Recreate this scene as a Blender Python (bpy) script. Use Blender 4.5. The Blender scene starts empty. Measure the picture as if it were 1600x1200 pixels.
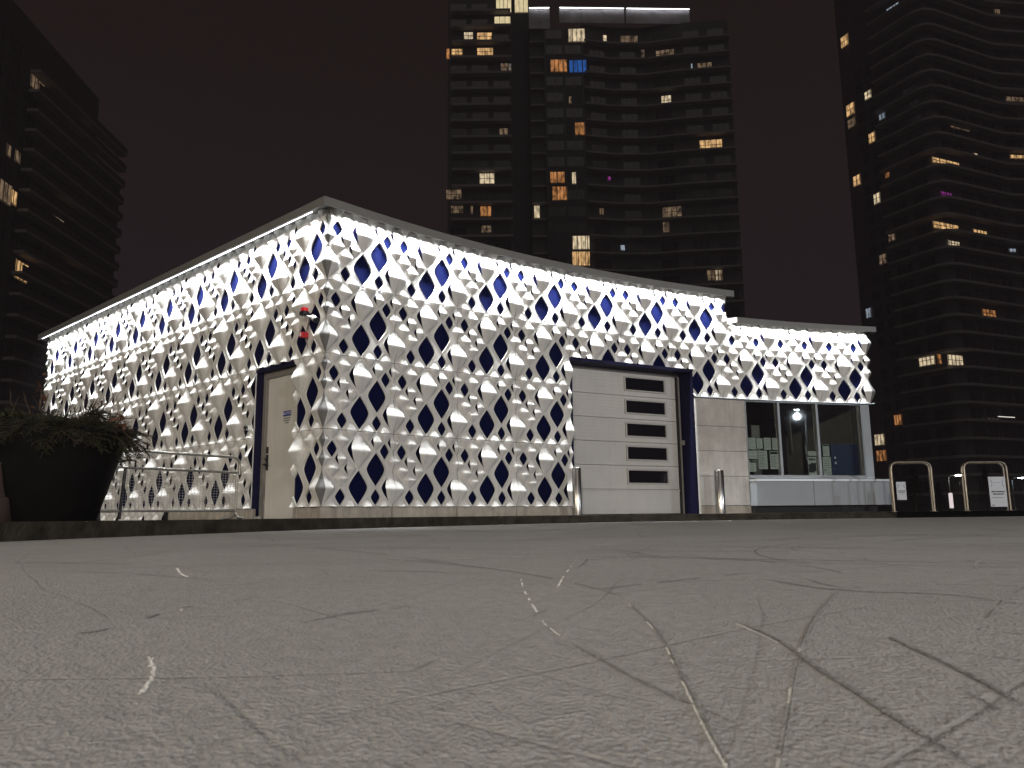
import bpy, bmesh, math, random
from mathutils import Vector, Matrix
random.seed(7)
R = math.radians
SC = bpy.context.scene
COL = SC.collection

# ------------------------------------------------------------------ camera
FPX, CAMZ = 1235.0, 0.13
pitch, roll = math.atan(205.6 / FPX), R(0.65)
_F = Vector((0, math.cos(pitch), math.sin(pitch)))
_U0 = Vector((0, -math.sin(pitch), math.cos(pitch)))
_R0 = Vector((1, 0, 0))
_R = _R0 * math.cos(roll) - _U0 * math.sin(roll)
_U = _R0 * math.sin(roll) + _U0 * math.cos(roll)
cd = bpy.data.cameras.new('camera')
cd.sensor_width = 36.0
cd.lens = FPX / 1600 * 36.0
cd.clip_start, cd.clip_end = 0.02, 2000
cam = bpy.data.objects.new('camera', cd)
COL.objects.link(cam)
M = Matrix((_R, _U, -_F)).transposed().to_4x4()
M.translation = Vector((0, 0, CAMZ))
cam.matrix_world = M
SC.camera = cam
cd.dof.use_dof = True
cd.dof.focus_distance = 12.0
cd.dof.aperture_fstop = 20.0

# ------------------------------------------------------------------ night sky
world = bpy.data.worlds.new('World')
SC.world = world
world.use_nodes = True
wn, wl = world.node_tree.nodes, world.node_tree.links
wbg = wn['Background']
wtc = wn.new('ShaderNodeTexCoord')
wsx = wn.new('ShaderNodeSeparateXYZ')
wrp = wn.new('ShaderNodeValToRGB')
wl.new(wtc.outputs['Generated'], wsx.inputs[0])
wl.new(wsx.outputs['Z'], wrp.inputs[0])
wl.new(wrp.outputs[0], wbg.inputs[0])
els = wrp.color_ramp.elements
els[0].position, els[0].color = 0.0, (0.0170, 0.0120, 0.0150, 1)
els[1].position, els[1].color = 0.75, (0.0085, 0.0052, 0.0044, 1)
e = els.new(0.30); e.color = (0.0135, 0.0092, 0.0104, 1)
e = els.new(0.50); e.color = (0.0105, 0.0066, 0.0060, 1)
wbg.inputs[1].default_value = 1.0

# very weak wide sun: the sky glow of the city behind the camera
sd = bpy.data.lights.new('city_glow', 'SUN')
sd.energy, sd.angle, sd.color = 0.13, R(40), (1.0, 0.93, 0.84)
sun = bpy.data.objects.new('city_glow', sd)
COL.objects.link(sun)
sun.rotation_euler = (R(50), 0, R(14))

SC.render.engine = 'CYCLES'
SC.cycles.use_denoising = True
SC.cycles.max_bounces = 6
SC.cycles.diffuse_bounces = 3
SC.cycles.glossy_bounces = 3
SC.cycles.transparent_max_bounces = 8
SC.cycles.sample_clamp_indirect = 6
SC.cycles.caustics_reflective = False
SC.cycles.caustics_refractive = False
SC.view_settings.view_transform = 'Standard'
SC.view_settings.look = 'None'
SC.view_settings.exposure = 0.0
SC.view_settings.gamma = 1.0

# ------------------------------------------------------------------ helpers
def ray(x, y):
    return _F + _R * ((x - 800) / FPX) + _U * ((600 - y) / FPX)
def at_z(x, y, z):
    d = ray(x, y); t = (z - CAMZ) / d.z
    return Vector((0, 0, CAMZ)) + d * t
def at_y(x, y, Y):
    d = ray(x, y)
    return Vector((0, 0, CAMZ)) + d * (Y / d.y)

class MB:
    def __init__(s):
        s.v, s.f, s.m, s.sm = [], [], [], []
    def add(s, verts, faces, mat=0, smooth=False):
        b = len(s.v)
        s.v += [tuple(p) for p in verts]
        s.f += [tuple(b + i for i in f) for f in faces]
        s.m += [mat] * len(faces)
        s.sm += [smooth] * len(faces)
        return s
    def hexa(s, p, mat=0):
        # p: 8 points, bottom ring then top ring
        return s.add(p, [(3, 2, 1, 0), (4, 5, 6, 7), (0, 1, 5, 4), (1, 2, 6, 5), (2, 3, 7, 6), (3, 0, 4, 7)], mat)
    def box(s, x0, x1, y0, y1, z0, z1, mat=0):
        return s.hexa([(x0, y0, z0), (x1, y0, z0), (x1, y1, z0), (x0, y1, z0),
                       (x0, y0, z1), (x1, y0, z1), (x1, y1, z1), (x0, y1, z1)], mat)
    def tube(s, pts, r, n=8, mat=0, caps=True, radii=None):
        pts = [Vector(p) for p in pts]
        rings = []
        up = None
        for i, p in enumerate(pts):
            a = pts[max(i - 1, 0)]; b = pts[min(i + 1, len(pts) - 1)]
            t = (b - a).normalized()
            if up is None:
                up = Vector((0, 0, 1)) if abs(t.z) < .9 else Vector((1, 0, 0))
            q = t.cross(up)
            if q.length < 1e-6:
                q = t.orthogonal()
            q.normalize(); w = q.cross(t).normalized(); up = w
            rr = radii[i] if radii else r
            rings.append([p + (q * math.cos(k * 2 * math.pi / n) + w * math.sin(k * 2 * math.pi / n)) * rr for k in range(n)])
        vs = [p for rg in rings for p in rg]
        fs = []
        for i in range(len(rings) - 1):
            for k in range(n):
                fs.append((i * n + k, i * n + (k + 1) % n, (i + 1) * n + (k + 1) % n, (i + 1) * n + k))
        s.add(vs, fs, mat, True)
        if caps:
            b = (len(rings) - 1) * n
            s.add(rings[0], [tuple(range(n))], mat)
            s.add(rings[-1], [tuple(reversed(range(n)))], mat)
        return s
    def lathe(s, prof, c, n=32, mat=0):
        vs, fs = [], []
        for r_, z in prof:
            for k in range(n):
                a = 2 * math.pi * k / n
                vs.append((c[0] + r_ * math.cos(a), c[1] + r_ * math.sin(a), c[2] + z))
        for i in range(len(prof) - 1):
            for k in range(n):
                fs.append((i * n + k, i * n + (k + 1) % n, (i + 1) * n + (k + 1) % n, (i + 1) * n + k))
        return s.add(vs, fs, mat, True)
    def mesh(s, name, mats):
        me = bpy.data.meshes.new(name)
        me.from_pydata(s.v, [], s.f)
        for m in (mats if isinstance(mats, (list, tuple)) else [mats]):
            me.materials.append(m)
        me.polygons.foreach_set('material_index', s.m)
        me.polygons.foreach_set('use_smooth', s.sm)
        me.update()
        return me
    def build(s, name, mats, parent=None):
        return link(name, s.mesh(name, mats), parent)

def link(name, data, parent=None, mw=None):
    o = bpy.data.objects.new(name, data)
    COL.objects.link(o)
    if parent is not None:
        o.parent = parent
        base = parent.get('_base')
        if base is not None:
            o.matrix_parent_inverse = Matrix.Translation(-Vector(base))
        elif parent.get('_mw'):
            o.matrix_parent_inverse = Matrix([parent['_mw'][i * 4:i * 4 + 4] for i in range(4)]).inverted()
    if mw is not None:
        o.matrix_basis = mw
    return o
def tag(o, label, cat=None, group=None, kind=None):
    if label: o['label'] = label
    if cat: o['category'] = cat
    if group: o['group'] = group
    if kind: o['kind'] = kind
    return o
ALL_EMPTY = []
def thing(name, base, label, cat, group=None):
    o = bpy.data.objects.new(name, None)
    COL.objects.link(o)
    o.location = base
    o['_base'] = tuple(base)
    o.empty_display_size = .2
    ALL_EMPTY.append(o)
    return tag(o, label, cat, group)

class Frame:
    """vertical wall line from p0 (viewer's left) to p1 (viewer's right); o>0 is towards the outside"""
    def __init__(s, p0, p1):
        s.p0 = Vector((p0[0], p0[1])); s.p1 = Vector((p1[0], p1[1]))
        s.L = (s.p1 - s.p0).length
        s.e = (s.p1 - s.p0) / s.L
        s.n = Vector((s.e.y, -s.e.x))
    def pt(s, a, o, z):
        q = s.p0 + s.e * a + s.n * o
        return Vector((q.x, q.y, z))
    def box(s, mb, a0, a1, o0, o1, z0, z1, mat=0):
        P = s.pt
        mb.hexa([P(a0, o1, z0), P(a1, o1, z0), P(a1, o0, z0), P(a0, o0, z0),
                 P(a0, o1, z1), P(a1, o1, z1), P(a1, o0, z1), P(a0, o0, z1)], mat)
        return mb
    def hit(s, x, y, o=0.0):
        """pixel -> (a, z) on the wall plane"""
        d = ray(x, y)
        q = s.p0 + s.n * o
        den = d.x * s.n.x + d.y * s.n.y
        t = (q.x * s.n.x + q.y * s.n.y) / den
        p = Vector((d.x * t, d.y * t))
        return (p - q).dot(s.e), CAMZ + d.z * t
    def mat(s, a, o, z):
        m = Matrix(((s.e.x, -s.n.x, 0), (s.e.y, -s.n.y, 0), (0, 0, 1))).to_4x4()
        m.translation = s.pt(a, o, z)
        return m

# ------------------------------------------------------------------ materials
def mat(name, col, rough=.6, metal=0.0, noise=0.0, nscale=8.0, bump=0.0, bscale=40.0, spec=None, emit=None, estr=0.0, coat=0.0):
    m = bpy.data.materials.new(name)
    m.use_nodes = True
    N, L = m.node_tree.nodes, m.node_tree.links
    b = N['Principled BSDF']
    b.inputs['Base Color'].default_value = (*col, 1)
    b.inputs['Roughness'].default_value = rough
    b.inputs['Metallic'].default_value = metal
    if spec is not None: b.inputs['Specular IOR Level'].default_value = spec
    if coat: b.inputs['Coat Weight'].default_value = coat
    if emit:
        b.inputs['Emission Color'].default_value = (*emit, 1)
        b.inputs['Emission Strength'].default_value = estr
    tc = N.new('ShaderNodeTexCoord')
    if noise:
        nz = N.new('ShaderNodeTexNoise'); nz.inputs['Scale'].default_value = nscale
        nz.inputs['Detail'].default_value = 6
        L.new(tc.outputs['Object'], nz.inputs['Vector'])
        mp = N.new('ShaderNodeMapRange')
        mp.inputs[1].default_value, mp.inputs[2].default_value = .3, .7
        mp.inputs[3].default_value, mp.inputs[4].default_value = 1 - noise, 1 + noise * .5
        L.new(nz.outputs[0], mp.inputs[0])
        mx = N.new('ShaderNodeMix'); mx.data_type = 'RGBA'; mx.blend_type = 'MULTIPLY'
        mx.inputs[0].default_value = 1
        mx.inputs[6].default_value = (*col, 1)
        L.new(mp.outputs[0], mx.inputs[7])
        L.new(mx.outputs[2], b.inputs['Base Color'])
    if bump:
        nb = N.new('ShaderNodeTexNoise'); nb.inputs['Scale'].default_value = bscale
        nb.inputs['Detail'].default_value = 5
        L.new(tc.outputs['Object'], nb.inputs['Vector'])
        bp = N.new('ShaderNodeBump'); bp.inputs['Strength'].default_value = bump
        bp.inputs['Distance'].default_value = .02
        L.new(nb.outputs[0], bp.inputs['Height'])
        L.new(bp.outputs[0], b.inputs['Normal'])
    return m
def emit_mat(name, col, strength, var=0.0):
    m = bpy.data.materials.new(name)
    m.use_nodes = True
    N, L = m.node_tree.nodes, m.node_tree.links
    N.remove(N['Principled BSDF'])
    em = N.new('ShaderNodeEmission')
    em.inputs[0].default_value = (*col, 1); em.inputs[1].default_value = strength
    if var:
        tc = N.new('ShaderNodeTexCoord')
        nz = N.new('ShaderNodeTexNoise'); nz.inputs['Scale'].default_value = 1.6; nz.inputs['Detail'].default_value = 3
        mpg = N.new('ShaderNodeMapping'); mpg.inputs['Scale'].default_value = (1, 1, .45)
        L.new(tc.outputs['Object'], mpg.inputs[0]); L.new(mpg.outputs[0], nz.inputs['Vector'])
        mp = N.new('ShaderNodeMapRange')
        mp.inputs[1].default_value, mp.inputs[2].default_value = .35, .65
        mp.inputs[3].default_value, mp.inputs[4].default_value = strength * (1 - var), strength * (1 + var)
        L.new(nz.outputs[0], mp.inputs[0]); L.new(mp.outputs[0], em.inputs[1])
    L.new(em.outputs[0], N['Material Output'].inputs[0])
    return m
def glass_mat(name, tint, refl=1.45):
    m = bpy.data.materials.new(name)
    m.use_nodes = True
    N, L = m.node_tree.nodes, m.node_tree.links
    N.remove(N['Principled BSDF'])
    tr = N.new('ShaderNodeBsdfTransparent'); tr.inputs[0].default_value = (*tint, 1)
    gl = N.new('ShaderNodeBsdfGlossy'); gl.inputs['Roughness'].default_value = .015
    fr = N.new('ShaderNodeFresnel'); fr.inputs[0].default_value = refl
    mx = N.new('ShaderNodeMixShader')
    L.new(fr.outputs[0], mx.inputs[0]); L.new(tr.outputs[0], mx.inputs[1]); L.new(gl.outputs[0], mx.inputs[2])
    L.new(mx.outputs[0], N['Material Output'].inputs[0])
    return m

PANEL = mat('white_moulded_panel', (.72, .70, .66), .55, noise=.05, nscale=5, bump=.05, bscale=60)
def weather(m, amt, streak):
    N, L = m.node_tree.nodes, m.node_tree.links
    b = N['Principled BSDF']
    src = b.inputs['Base Color'].links[0].from_socket
    ge = N.new('ShaderNodeNewGeometry'); mp = N.new('ShaderNodeMapping'); mp.inputs['Scale'].default_value = (7, 7, .7)
    nz = N.new('ShaderNodeTexNoise'); nz.inputs['Scale'].default_value = 1.6; nz.inputs['Detail'].default_value = 6; nz.inputs['Roughness'].default_value = .65
    L.new(ge.outputs['Position'], mp.inputs[0]); L.new(mp.outputs[0], nz.inputs['Vector'])
    r1 = N.new('ShaderNodeMapRange')
    for i_, q in enumerate((.42, .70, 1.0, 1 - streak)): r1.inputs[i_ + 1].default_value = q
    L.new(nz.outputs[0], r1.inputs[0])
    oi = N.new('ShaderNodeObjectInfo'); r2 = N.new('ShaderNodeMapRange')
    for i_, q in enumerate((0, 1, 1 - amt, 1 + amt * .4)): r2.inputs[i_ + 1].default_value = q
    L.new(oi.outputs['Random'], r2.inputs[0])
    mu = N.new('ShaderNodeMath'); mu.operation = 'MULTIPLY'; L.new(r1.outputs[0], mu.inputs[0]); L.new(r2.outputs[0], mu.inputs[1])
    mx = N.new('ShaderNodeMix'); mx.data_type = 'RGBA'; mx.blend_type = 'MULTIPLY'; mx.inputs[0].default_value = 1
    L.new(src, mx.inputs[6]); L.new(mu.outputs[0], mx.inputs[7]); L.new(mx.outputs[2], b.inputs['Base Color'])
weather(PANEL, .08, .16)
FASCIA = mat('grey_fascia_metal', (.235, .228, .215), .5, .3, noise=.08, nscale=3)
TRIM = mat('corner_trim_metal', (.20, .195, .185), .5, .2, noise=.1)
BLUE = mat('blue_wall_paint', (.0026, .0050, .036), .8, noise=.1, nscale=4, spec=.03)
NAVY = mat('navy_frame_paint', (.0050, .0050, .026), .6, noise=.08, nscale=4, spec=.12)
GIRT = mat('dark_girt', (.012, .012, .014), .8, noise=.1)
DOORW = mat('door_paint', (.67, .64, .58), .45, noise=.04, nscale=3, bump=.02)
STEELF = mat('grey_steel_frame', (.26, .24, .215), .5, .2, noise=.06)
SECT = mat('garage_section_paint', (.62, .60, .565), .5, noise=.05, nscale=3)
SECTF = mat('garage_window_frame', (.46, .44, .41), .45)
weather(SECT, .05, .06); weather(DOORW, .04, .07)
DARKGL = mat('dark_glass', (.006, .006, .008), .06, spec=.6)
RUBBER = mat('black_rubber', (.012, .012, .012), .7)
CONC = mat('plinth_concrete', (.50, .45, .38), .85, noise=.18, nscale=7, bump=.25, bscale=30)
STONE = mat('stone_cladding', (.57, .535, .49), .7, noise=.14, nscale=5, bump=.12, bscale=22)
weather(STONE, .07, .12); weather(CONC, .08, .3)
COUNTER = mat('counter_cladding', (.36, .385, .41), .5, noise=.05, nscale=4)
ALU = mat('aluminium_frame', (.20, .20, .198), .38, .55, noise=.05)
SILL = mat('sill_metal', (.66, .67, .67), .3, .4, noise=.05)
INSIDE = mat('dark_interior', (.02, .02, .022), .8, noise=.2, nscale=2)
GLASS = glass_mat('window_glass', (.84, .87, .85), 1.5)
PAPER = mat('paper', (.80, .85, .80), .7, noise=.06, nscale=14)
PAPERW = mat('paper_white', (.82, .86, .82), .7, noise=.05, nscale=14)
INK = mat('ink', (.035, .045, .045), .8)
LOCK = mat('blue_locker_paint', (.014, .036, .13), .5, noise=.08)
CHROME = mat('brushed_stainless', (.52, .50, .47), .22, 1.0, noise=.06, nscale=30)
GALV = mat('galvanised_tube', (.40, .375, .33), .40, .85, noise=.18, nscale=25)
BRASST = mat('worn_steel_tube', (.42, .36, .28), .35, .85, noise=.2, nscale=20)
BLACKP = mat('black_planter', (.0060, .0058, .0056), .6, noise=.2, nscale=6, bump=.04, spec=.12)
SOIL = mat('soil', (.02, .014, .01), .95, bump=.4, bscale=60)
RUST = mat('rusty_clay', (.060, .036, .028), .8, noise=.35, nscale=9, bump=.15)
FIR = mat('fir_needles', (.012, .032, .012), .6, noise=.5, nscale=14)
FIR2 = mat('cedar_fronds', (.028, .038, .010), .6, noise=.5, nscale=14)
FIR3 = mat('blue_fir_needles', (.013, .034, .025), .6, noise=.4, nscale=14)
TWIG = mat('bare_twig', (.085, .050, .030), .8, noise=.3)
DRYLEAF = mat('dry_leaf', (.12, .048, .022), .7, noise=.4, nscale=20)
RED = mat('red_lens', (.62, .02, .03), .25, emit=(1, .03, .05), estr=.22)
REDBOX = mat('red_box_paint', (.55, .03, .035), .4)
WHITEP = mat('white_plastic', (.72, .72, .70), .4)
BLACKPL_SHADE = mat('black_plastic_and_shaded_steel', (.015, .015, .016), .45)  # real black plastic; also the shade colour of the barrier's backlit steel
SIGNB = mat('notice_blue', (.02, .03, .22), .5)
SIGNW = mat('sign_white', (.66, .68, .72), .5)
SIGNBL = mat('sign_blue_print', (.16, .20, .40), .6)
LED = emit_mat('led_strip_light', (.93, .97, 1.0), 3.0)
KERBM = mat('kerb_concrete', (.042, .036, .027), .9, noise=.6, nscale=6, bump=.6, bscale=22, spec=.2)
KERBB = mat('rubber_edge_board', (.004, .004, .0045), .95, noise=.2, spec=.05)
PLAZA = mat('plaza_paving', (.085, .08, .075), .8, noise=.25, nscale=1.5, bump=.2, bscale=14)
TWALL = mat('tower_wall', (.060, .058, .064), .7, noise=.15, nscale=.3)
TDARK = mat('tower_core', (.035, .034, .042), .7, noise=.15, nscale=.3)
TSLAB = mat('balcony_concrete', (.23, .218, .21), .8, noise=.18, nscale=.4)
TGLASS = mat('tower_dark_glass', (.014, .015, .020), .18, spec=.5)
TFRAME = mat('tower_window_frame', (.035, .035, .038), .5)
TRAIL = mat('balcony_rail_glass', (.034, .034, .038), .3)
CROWN = mat('crown_screen', (.42, .40, .42), .6, noise=.35, nscale=.5)
ROOFM = mat('roof_membrane', (.10, .10, .10), .8, noise=.1)
BARK = mat('bark', (.05, .038, .028), .9, noise=.3)

# ------------------------------------------------------------------ the rink and the plaza
CTRL = [(-3.45, 2.2), (-3.31, 5.05), (-2.95, 6.65), (-2.22, 8.75), (-.88, 10.95), (.95, 12.93), (2.7, 14.15), (4.5, 14.98), (7.0, 15.75),
        (9.5, 16.2), (13, 16.2), (18.5, 14.2), (22.5, 9), (23, 1), (20, -7), (12, -13), (3, -13.5), (-1.5, -10.5), (-3.2, -4.5)]
def spline(c, k):
    out = []
    n = len(c)
    for i in range(n):
        p0, p1, p2, p3 = (Vector(c[(i + d) % n]) for d in (-1, 0, 1, 2))
        for j in range(k):
            t = j / k
            out.append(.5 * ((2 * p1) + (p2 - p0) * t + (2 * p0 - 5 * p1 + 4 * p2 - p3) * t * t + (3 * p1 - p0 - 3 * p2 + p3) * t ** 3))
    return out
RINK = spline(CTRL, 8)

def ice_material():
    m = bpy.data.materials.new('skated_ice')
    m.use_nodes = True
    N, L = m.node_tree.nodes, m.node_tree.links
    b = N['Principled BSDF']
    tc = N.new('ShaderNodeTexCoord')
    def noise(scale, detail=4, stretch=None, rot=0.0, dist=0.0):
        v = tc.outputs['Object']
        if stretch:
            mp = N.new('ShaderNodeMapping'); mp.inputs['Scale'].default_value = stretch
            mp.inputs['Rotation'].default_value = (0, 0, rot)
            L.new(v, mp.inputs[0]); v = mp.outputs[0]
        nz = N.new('ShaderNodeTexNoise'); nz.inputs['Scale'].default_value = scale
        nz.inputs['Detail'].default_value = detail; nz.inputs['Distortion'].default_value = dist
        L.new(v, nz.inputs['Vector'])
        return nz.outputs[0]
    def math_(op, a, b_, c=None):
        n = N.new('ShaderNodeMath'); n.operation = op
        for i, q in enumerate((a, b_, c)):
            if q is None: continue
            if isinstance(q, (int, float)): n.inputs[i].default_value = q
            else: L.new(q, n.inputs[i])
        return n.outputs[0]
    def rng(v, a, b_, c, d):
        n = N.new('ShaderNodeMapRange')
        for i, q in enumerate((a, b_, c, d)): n.inputs[i + 1].default_value = q
        L.new(v, n.inputs[0]); return n.outputs[0]
    # families of long arcs: rings about far centres, broken up by noise
    def arcs(cx, cy, freq, thick, seed):
        mp = N.new('ShaderNodeMapping'); mp.inputs['Location'].default_value = (-cx, -cy, 0)
        L.new(tc.outputs['Object'], mp.inputs[0])
        ln = N.new('ShaderNodeVectorMath'); ln.operation = 'LENGTH'
        L.new(mp.outputs[0], ln.inputs[0])
        wob = noise(.9 + seed * .1, 2)
        r_ = math_('ADD', ln.outputs['Value'], math_('MULTIPLY', wob, .10))
        vor = N.new('ShaderNodeTexVoronoi'); vor.voronoi_dimensions = '1D'; vor.feature = 'DISTANCE_TO_EDGE'
        vor.inputs['Scale'].default_value = freq
        L.new(r_, vor.inputs['W'])
        line = rng(vor.outputs['Distance'], 0, thick * freq, 1, 0)
        gate = rng(noise(1.1 + .23 * seed, 3, (1, 1, 1), seed * 1.3), .44, .56, 0, 1)
        return math_('MULTIPLY', line, gate)
    A = [arcs(-6, 3, 3.1, .0045, 0), arcs(5, -4, 2.6, .0045, 1), arcs(9, 9, 2.9, .004, 2), arcs(-1, 14, 2.4, .005, 3), arcs(-12, -7, 2.7, .0045, 4)]
    allarc = A[0]
    for q in A[1:]: allarc = math_('MAXIMUM', allarc, q)
    grain = noise(240, 7, (1, .6, 1), .5)
    mid = noise(60, 6, (1, .5, 1), .4, .4)
    big = noise(1.3, 3)
    # colour: frosty grey, a little darker where skated bare
    ramp = N.new('ShaderNodeValToRGB')
    ramp.color_ramp.elements[0].position, ramp.color_ramp.elements[0].color = .34, (.435, .433, .427, 1)
    ramp.color_ramp.elements[1].position, ramp.color_ramp.elements[1].color = .66, (.68, .676, .666, 1)
    s = math_('ADD', math_('MULTIPLY', grain, .45), math_('ADD', math_('MULTIPLY', mid, .35), math_('MULTIPLY', big, .2)))
    L.new(s, ramp.inputs[0])
    mx = N.new('ShaderNodeMix'); mx.data_type = 'RGBA'
    L.new(math_('MULTIPLY', allarc, .55), mx.inputs[0]); L.new(ramp.outputs[0], mx.inputs[6])
    mx.inputs[7].default_value = (.33, .325, .315, 1)
    L.new(mx.outputs[2], b.inputs['Base Color'])
    b.inputs['Roughness'].default_value = .62
    b.inputs['Specular IOR Level'].default_value = .25
    h = math_('ADD', math_('MULTIPLY', grain, .0042), math_('MULTIPLY', mid, .0040))
    h = math_('SUBTRACT', h, math_('MULTIPLY', allarc, .0012))
    bp = N.new('ShaderNodeBump'); bp.inputs['Strength'].default_value = .8; bp.inputs['Distance'].default_value = 1.0
    L.new(h, bp.inputs['Height']); L.new(bp.outputs[0], b.inputs['Normal'])
    return m
ICE = ice_material()
SNOWL = mat('scraped_snow', (.62, .61, .59), .8, noise=.2, nscale=60, bump=.3, bscale=200)
HAIR = mat('hairline_cut', (.36, .356, .348), .6, noise=.3, nscale=60)
SNOWF = mat('frost_line', (.74, .735, .72), .8, noise=.25, nscale=80)
GROOVE = mat('cut_ice_groove', (.455, .449, .438), .6, noise=.45, nscale=90, bump=.4, bscale=250)

ICEO = MB().add([(p.x, p.y, 0) for p in RINK], [tuple(reversed(range(len(RINK))))]).build('ice', ICE)
if ICEO.data.polygons[0].normal.z < 0:
    ICEO.data.flip_normals()
tag(ICEO, 'grey skated ice of the outdoor rink', kind='structure')

# plaza sheet round the rink, out to the horizon
cen = Vector((9, 2))
def ring_at(k):
    out = []
    for i, p in enumerate(RINK):
        a = RINK[i - 1]; b = RINK[(i + 1) % len(RINK)]
        t = (b - a).normalized(); n = Vector((-t.y, t.x))
        if n.dot(p - cen) < 0: n = -n
        out.append(p + n * k)
    return out
inner = ring_at(.17)
mb = MB()
vs = [(p.x, p.y, .118) for p in inner]
n = len(inner)
for rad in (40, 90, 170, 260):
    vs += [(cen.x + rad * math.cos(math.atan2(p.y - cen.y, p.x - cen.x)), cen.y + rad * math.sin(math.atan2(p.y - cen.y, p.x - cen.x)), .118) for p in inner]
fs = []
for k in range(4):
    for i in range(n):
        j = (i + 1) % n
        fs.append((k * n + i, (k + 1) * n + i, (k + 1) * n + j, k * n + j))
mb.add(vs, fs)
plaza = mb.build('plaza_paving', PLAZA)
if plaza.data.polygons[0].normal.z < 0: plaza.data.flip_normals()
tag(plaza, 'dark plaza paving around the rink', kind='structure')

# kerb of separate stones round the rink
kerb = bpy.data.objects.new('kerb', None); COL.objects.link(kerb)
kerb['_base'] = (0, 0, 0); ALL_EMPTY.append(kerb)
tag(kerb, 'low dark concrete kerb around the ice', kind='structure')
board = bpy.data.objects.new('rubber_edge', None); COL.objects.link(board)
board['_base'] = (0, 0, 0); ALL_EMPTY.append(board)
tag(board, 'black rubber edging where people step onto the ice', kind='structure')
FINE = spline(CTRL, 40)
acc, segs, cur = 0, [], [0]
for i in range(1, len(FINE) + 1):
    acc += (FINE[i % len(FINE)] - FINE[i - 1]).length
    cur.append(i)
    if acc > 1.45:
        segs.append(cur); cur = [i]; acc = 0
if len(cur) > 1: segs.append(cur)
NF = len(FINE)
def outw(i):
    a = FINE[(i - 1) % NF]; b = FINE[(i + 1) % NF]
    t = (b - a).normalized(); q = Vector((-t.y, t.x))
    if q.dot(FINE[i % NF] - cen) < 0: q = -q
    return q
for sg in segs:
    ids = sg[::4] + ([sg[-1]] if sg[-1] not in sg[::4] else [])
    mid = FINE[ids[len(ids) // 2] % NF]
    black = mid.x > 7.9 and mid.y > 8
    top = (.1262 if not black else .1235) + random.uniform(-.001, .001)
    rows = []
    for q, i in enumerate(ids):
        p = FINE[i % NF]; w = outw(i)
        t = Vector((-w.y, w.x))
        sh = 0
        if q == 0: sh = .005
        if q == len(ids) - 1: sh = -.005
        tt = (FINE[(i + 1) % NF] - FINE[(i - 1) % NF]).normalized()
        p = p + tt * sh
        a, b = p + w * .0, p + w * .165
        rows.append([(a.x, a.y, -.02), (a.x, a.y, top - .008), (p.x + w.x * .008, p.y + w.y * .008, top), (b.x, b.y, top), (b.x, b.y, -.02)])
    mb = MB()
    vs = [v for r_ in rows for v in r_]
    fs = []
    for k in range(len(rows) - 1):
        for c_ in range(4):
            fs.append((k * 5 + c_, k * 5 + c_ + 1, (k + 1) * 5 + c_ + 1, (k + 1) * 5 + c_))
    fs.append((0, 1, 2, 3, 4)); q = (len(rows) - 1) * 5; fs.append((q + 4, q + 3, q + 2, q + 1, q))
    mb.add(vs, fs)
    mb.build('edge_board' if black else 'kerb_stone', KERBB if black else KERBM, board if black else kerb)

# ------------------------------------------------------------------ the pavilion
W, ROWH, Z0 = 1.222, 1.0815, 0.279
CC, RW = Vector((11.97, -2.29)), 19.747
TH0 = math.atan2(-2.65 - CC.x, 10.99 - CC.y)
def arc_pt(k, r_=RW):
    a = TH0 + k * 2 * math.asin(W / 2 / RW)
    return Vector((CC.x + r_ * math.sin(a), CC.y + r_ * math.cos(a)))
B = [arc_pt(k) for k in range(11)]
CORNER = B[0]
UL = Vector((-math.cos(R(42.7)), math.sin(R(42.7))))      # along the left wall, away from the corner
NL = Vector((-UL.y, UL.x)); NL = NL if NL.y < 0 else -NL
LEN_L = 11.9
FL = Frame(CORNER + UL * LEN_L, CORNER)                    # a = LEN_L - s
def P(s, o=0.0):
    k = s / W
    q = arc_pt(k, RW - o)
    return q

pav = thing('rink_pavilion', (CORNER.x, CORNER.y, .12), 'white rink pavilion clad in diamond relief panels with bright strip lights under the roof', 'building')

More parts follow.
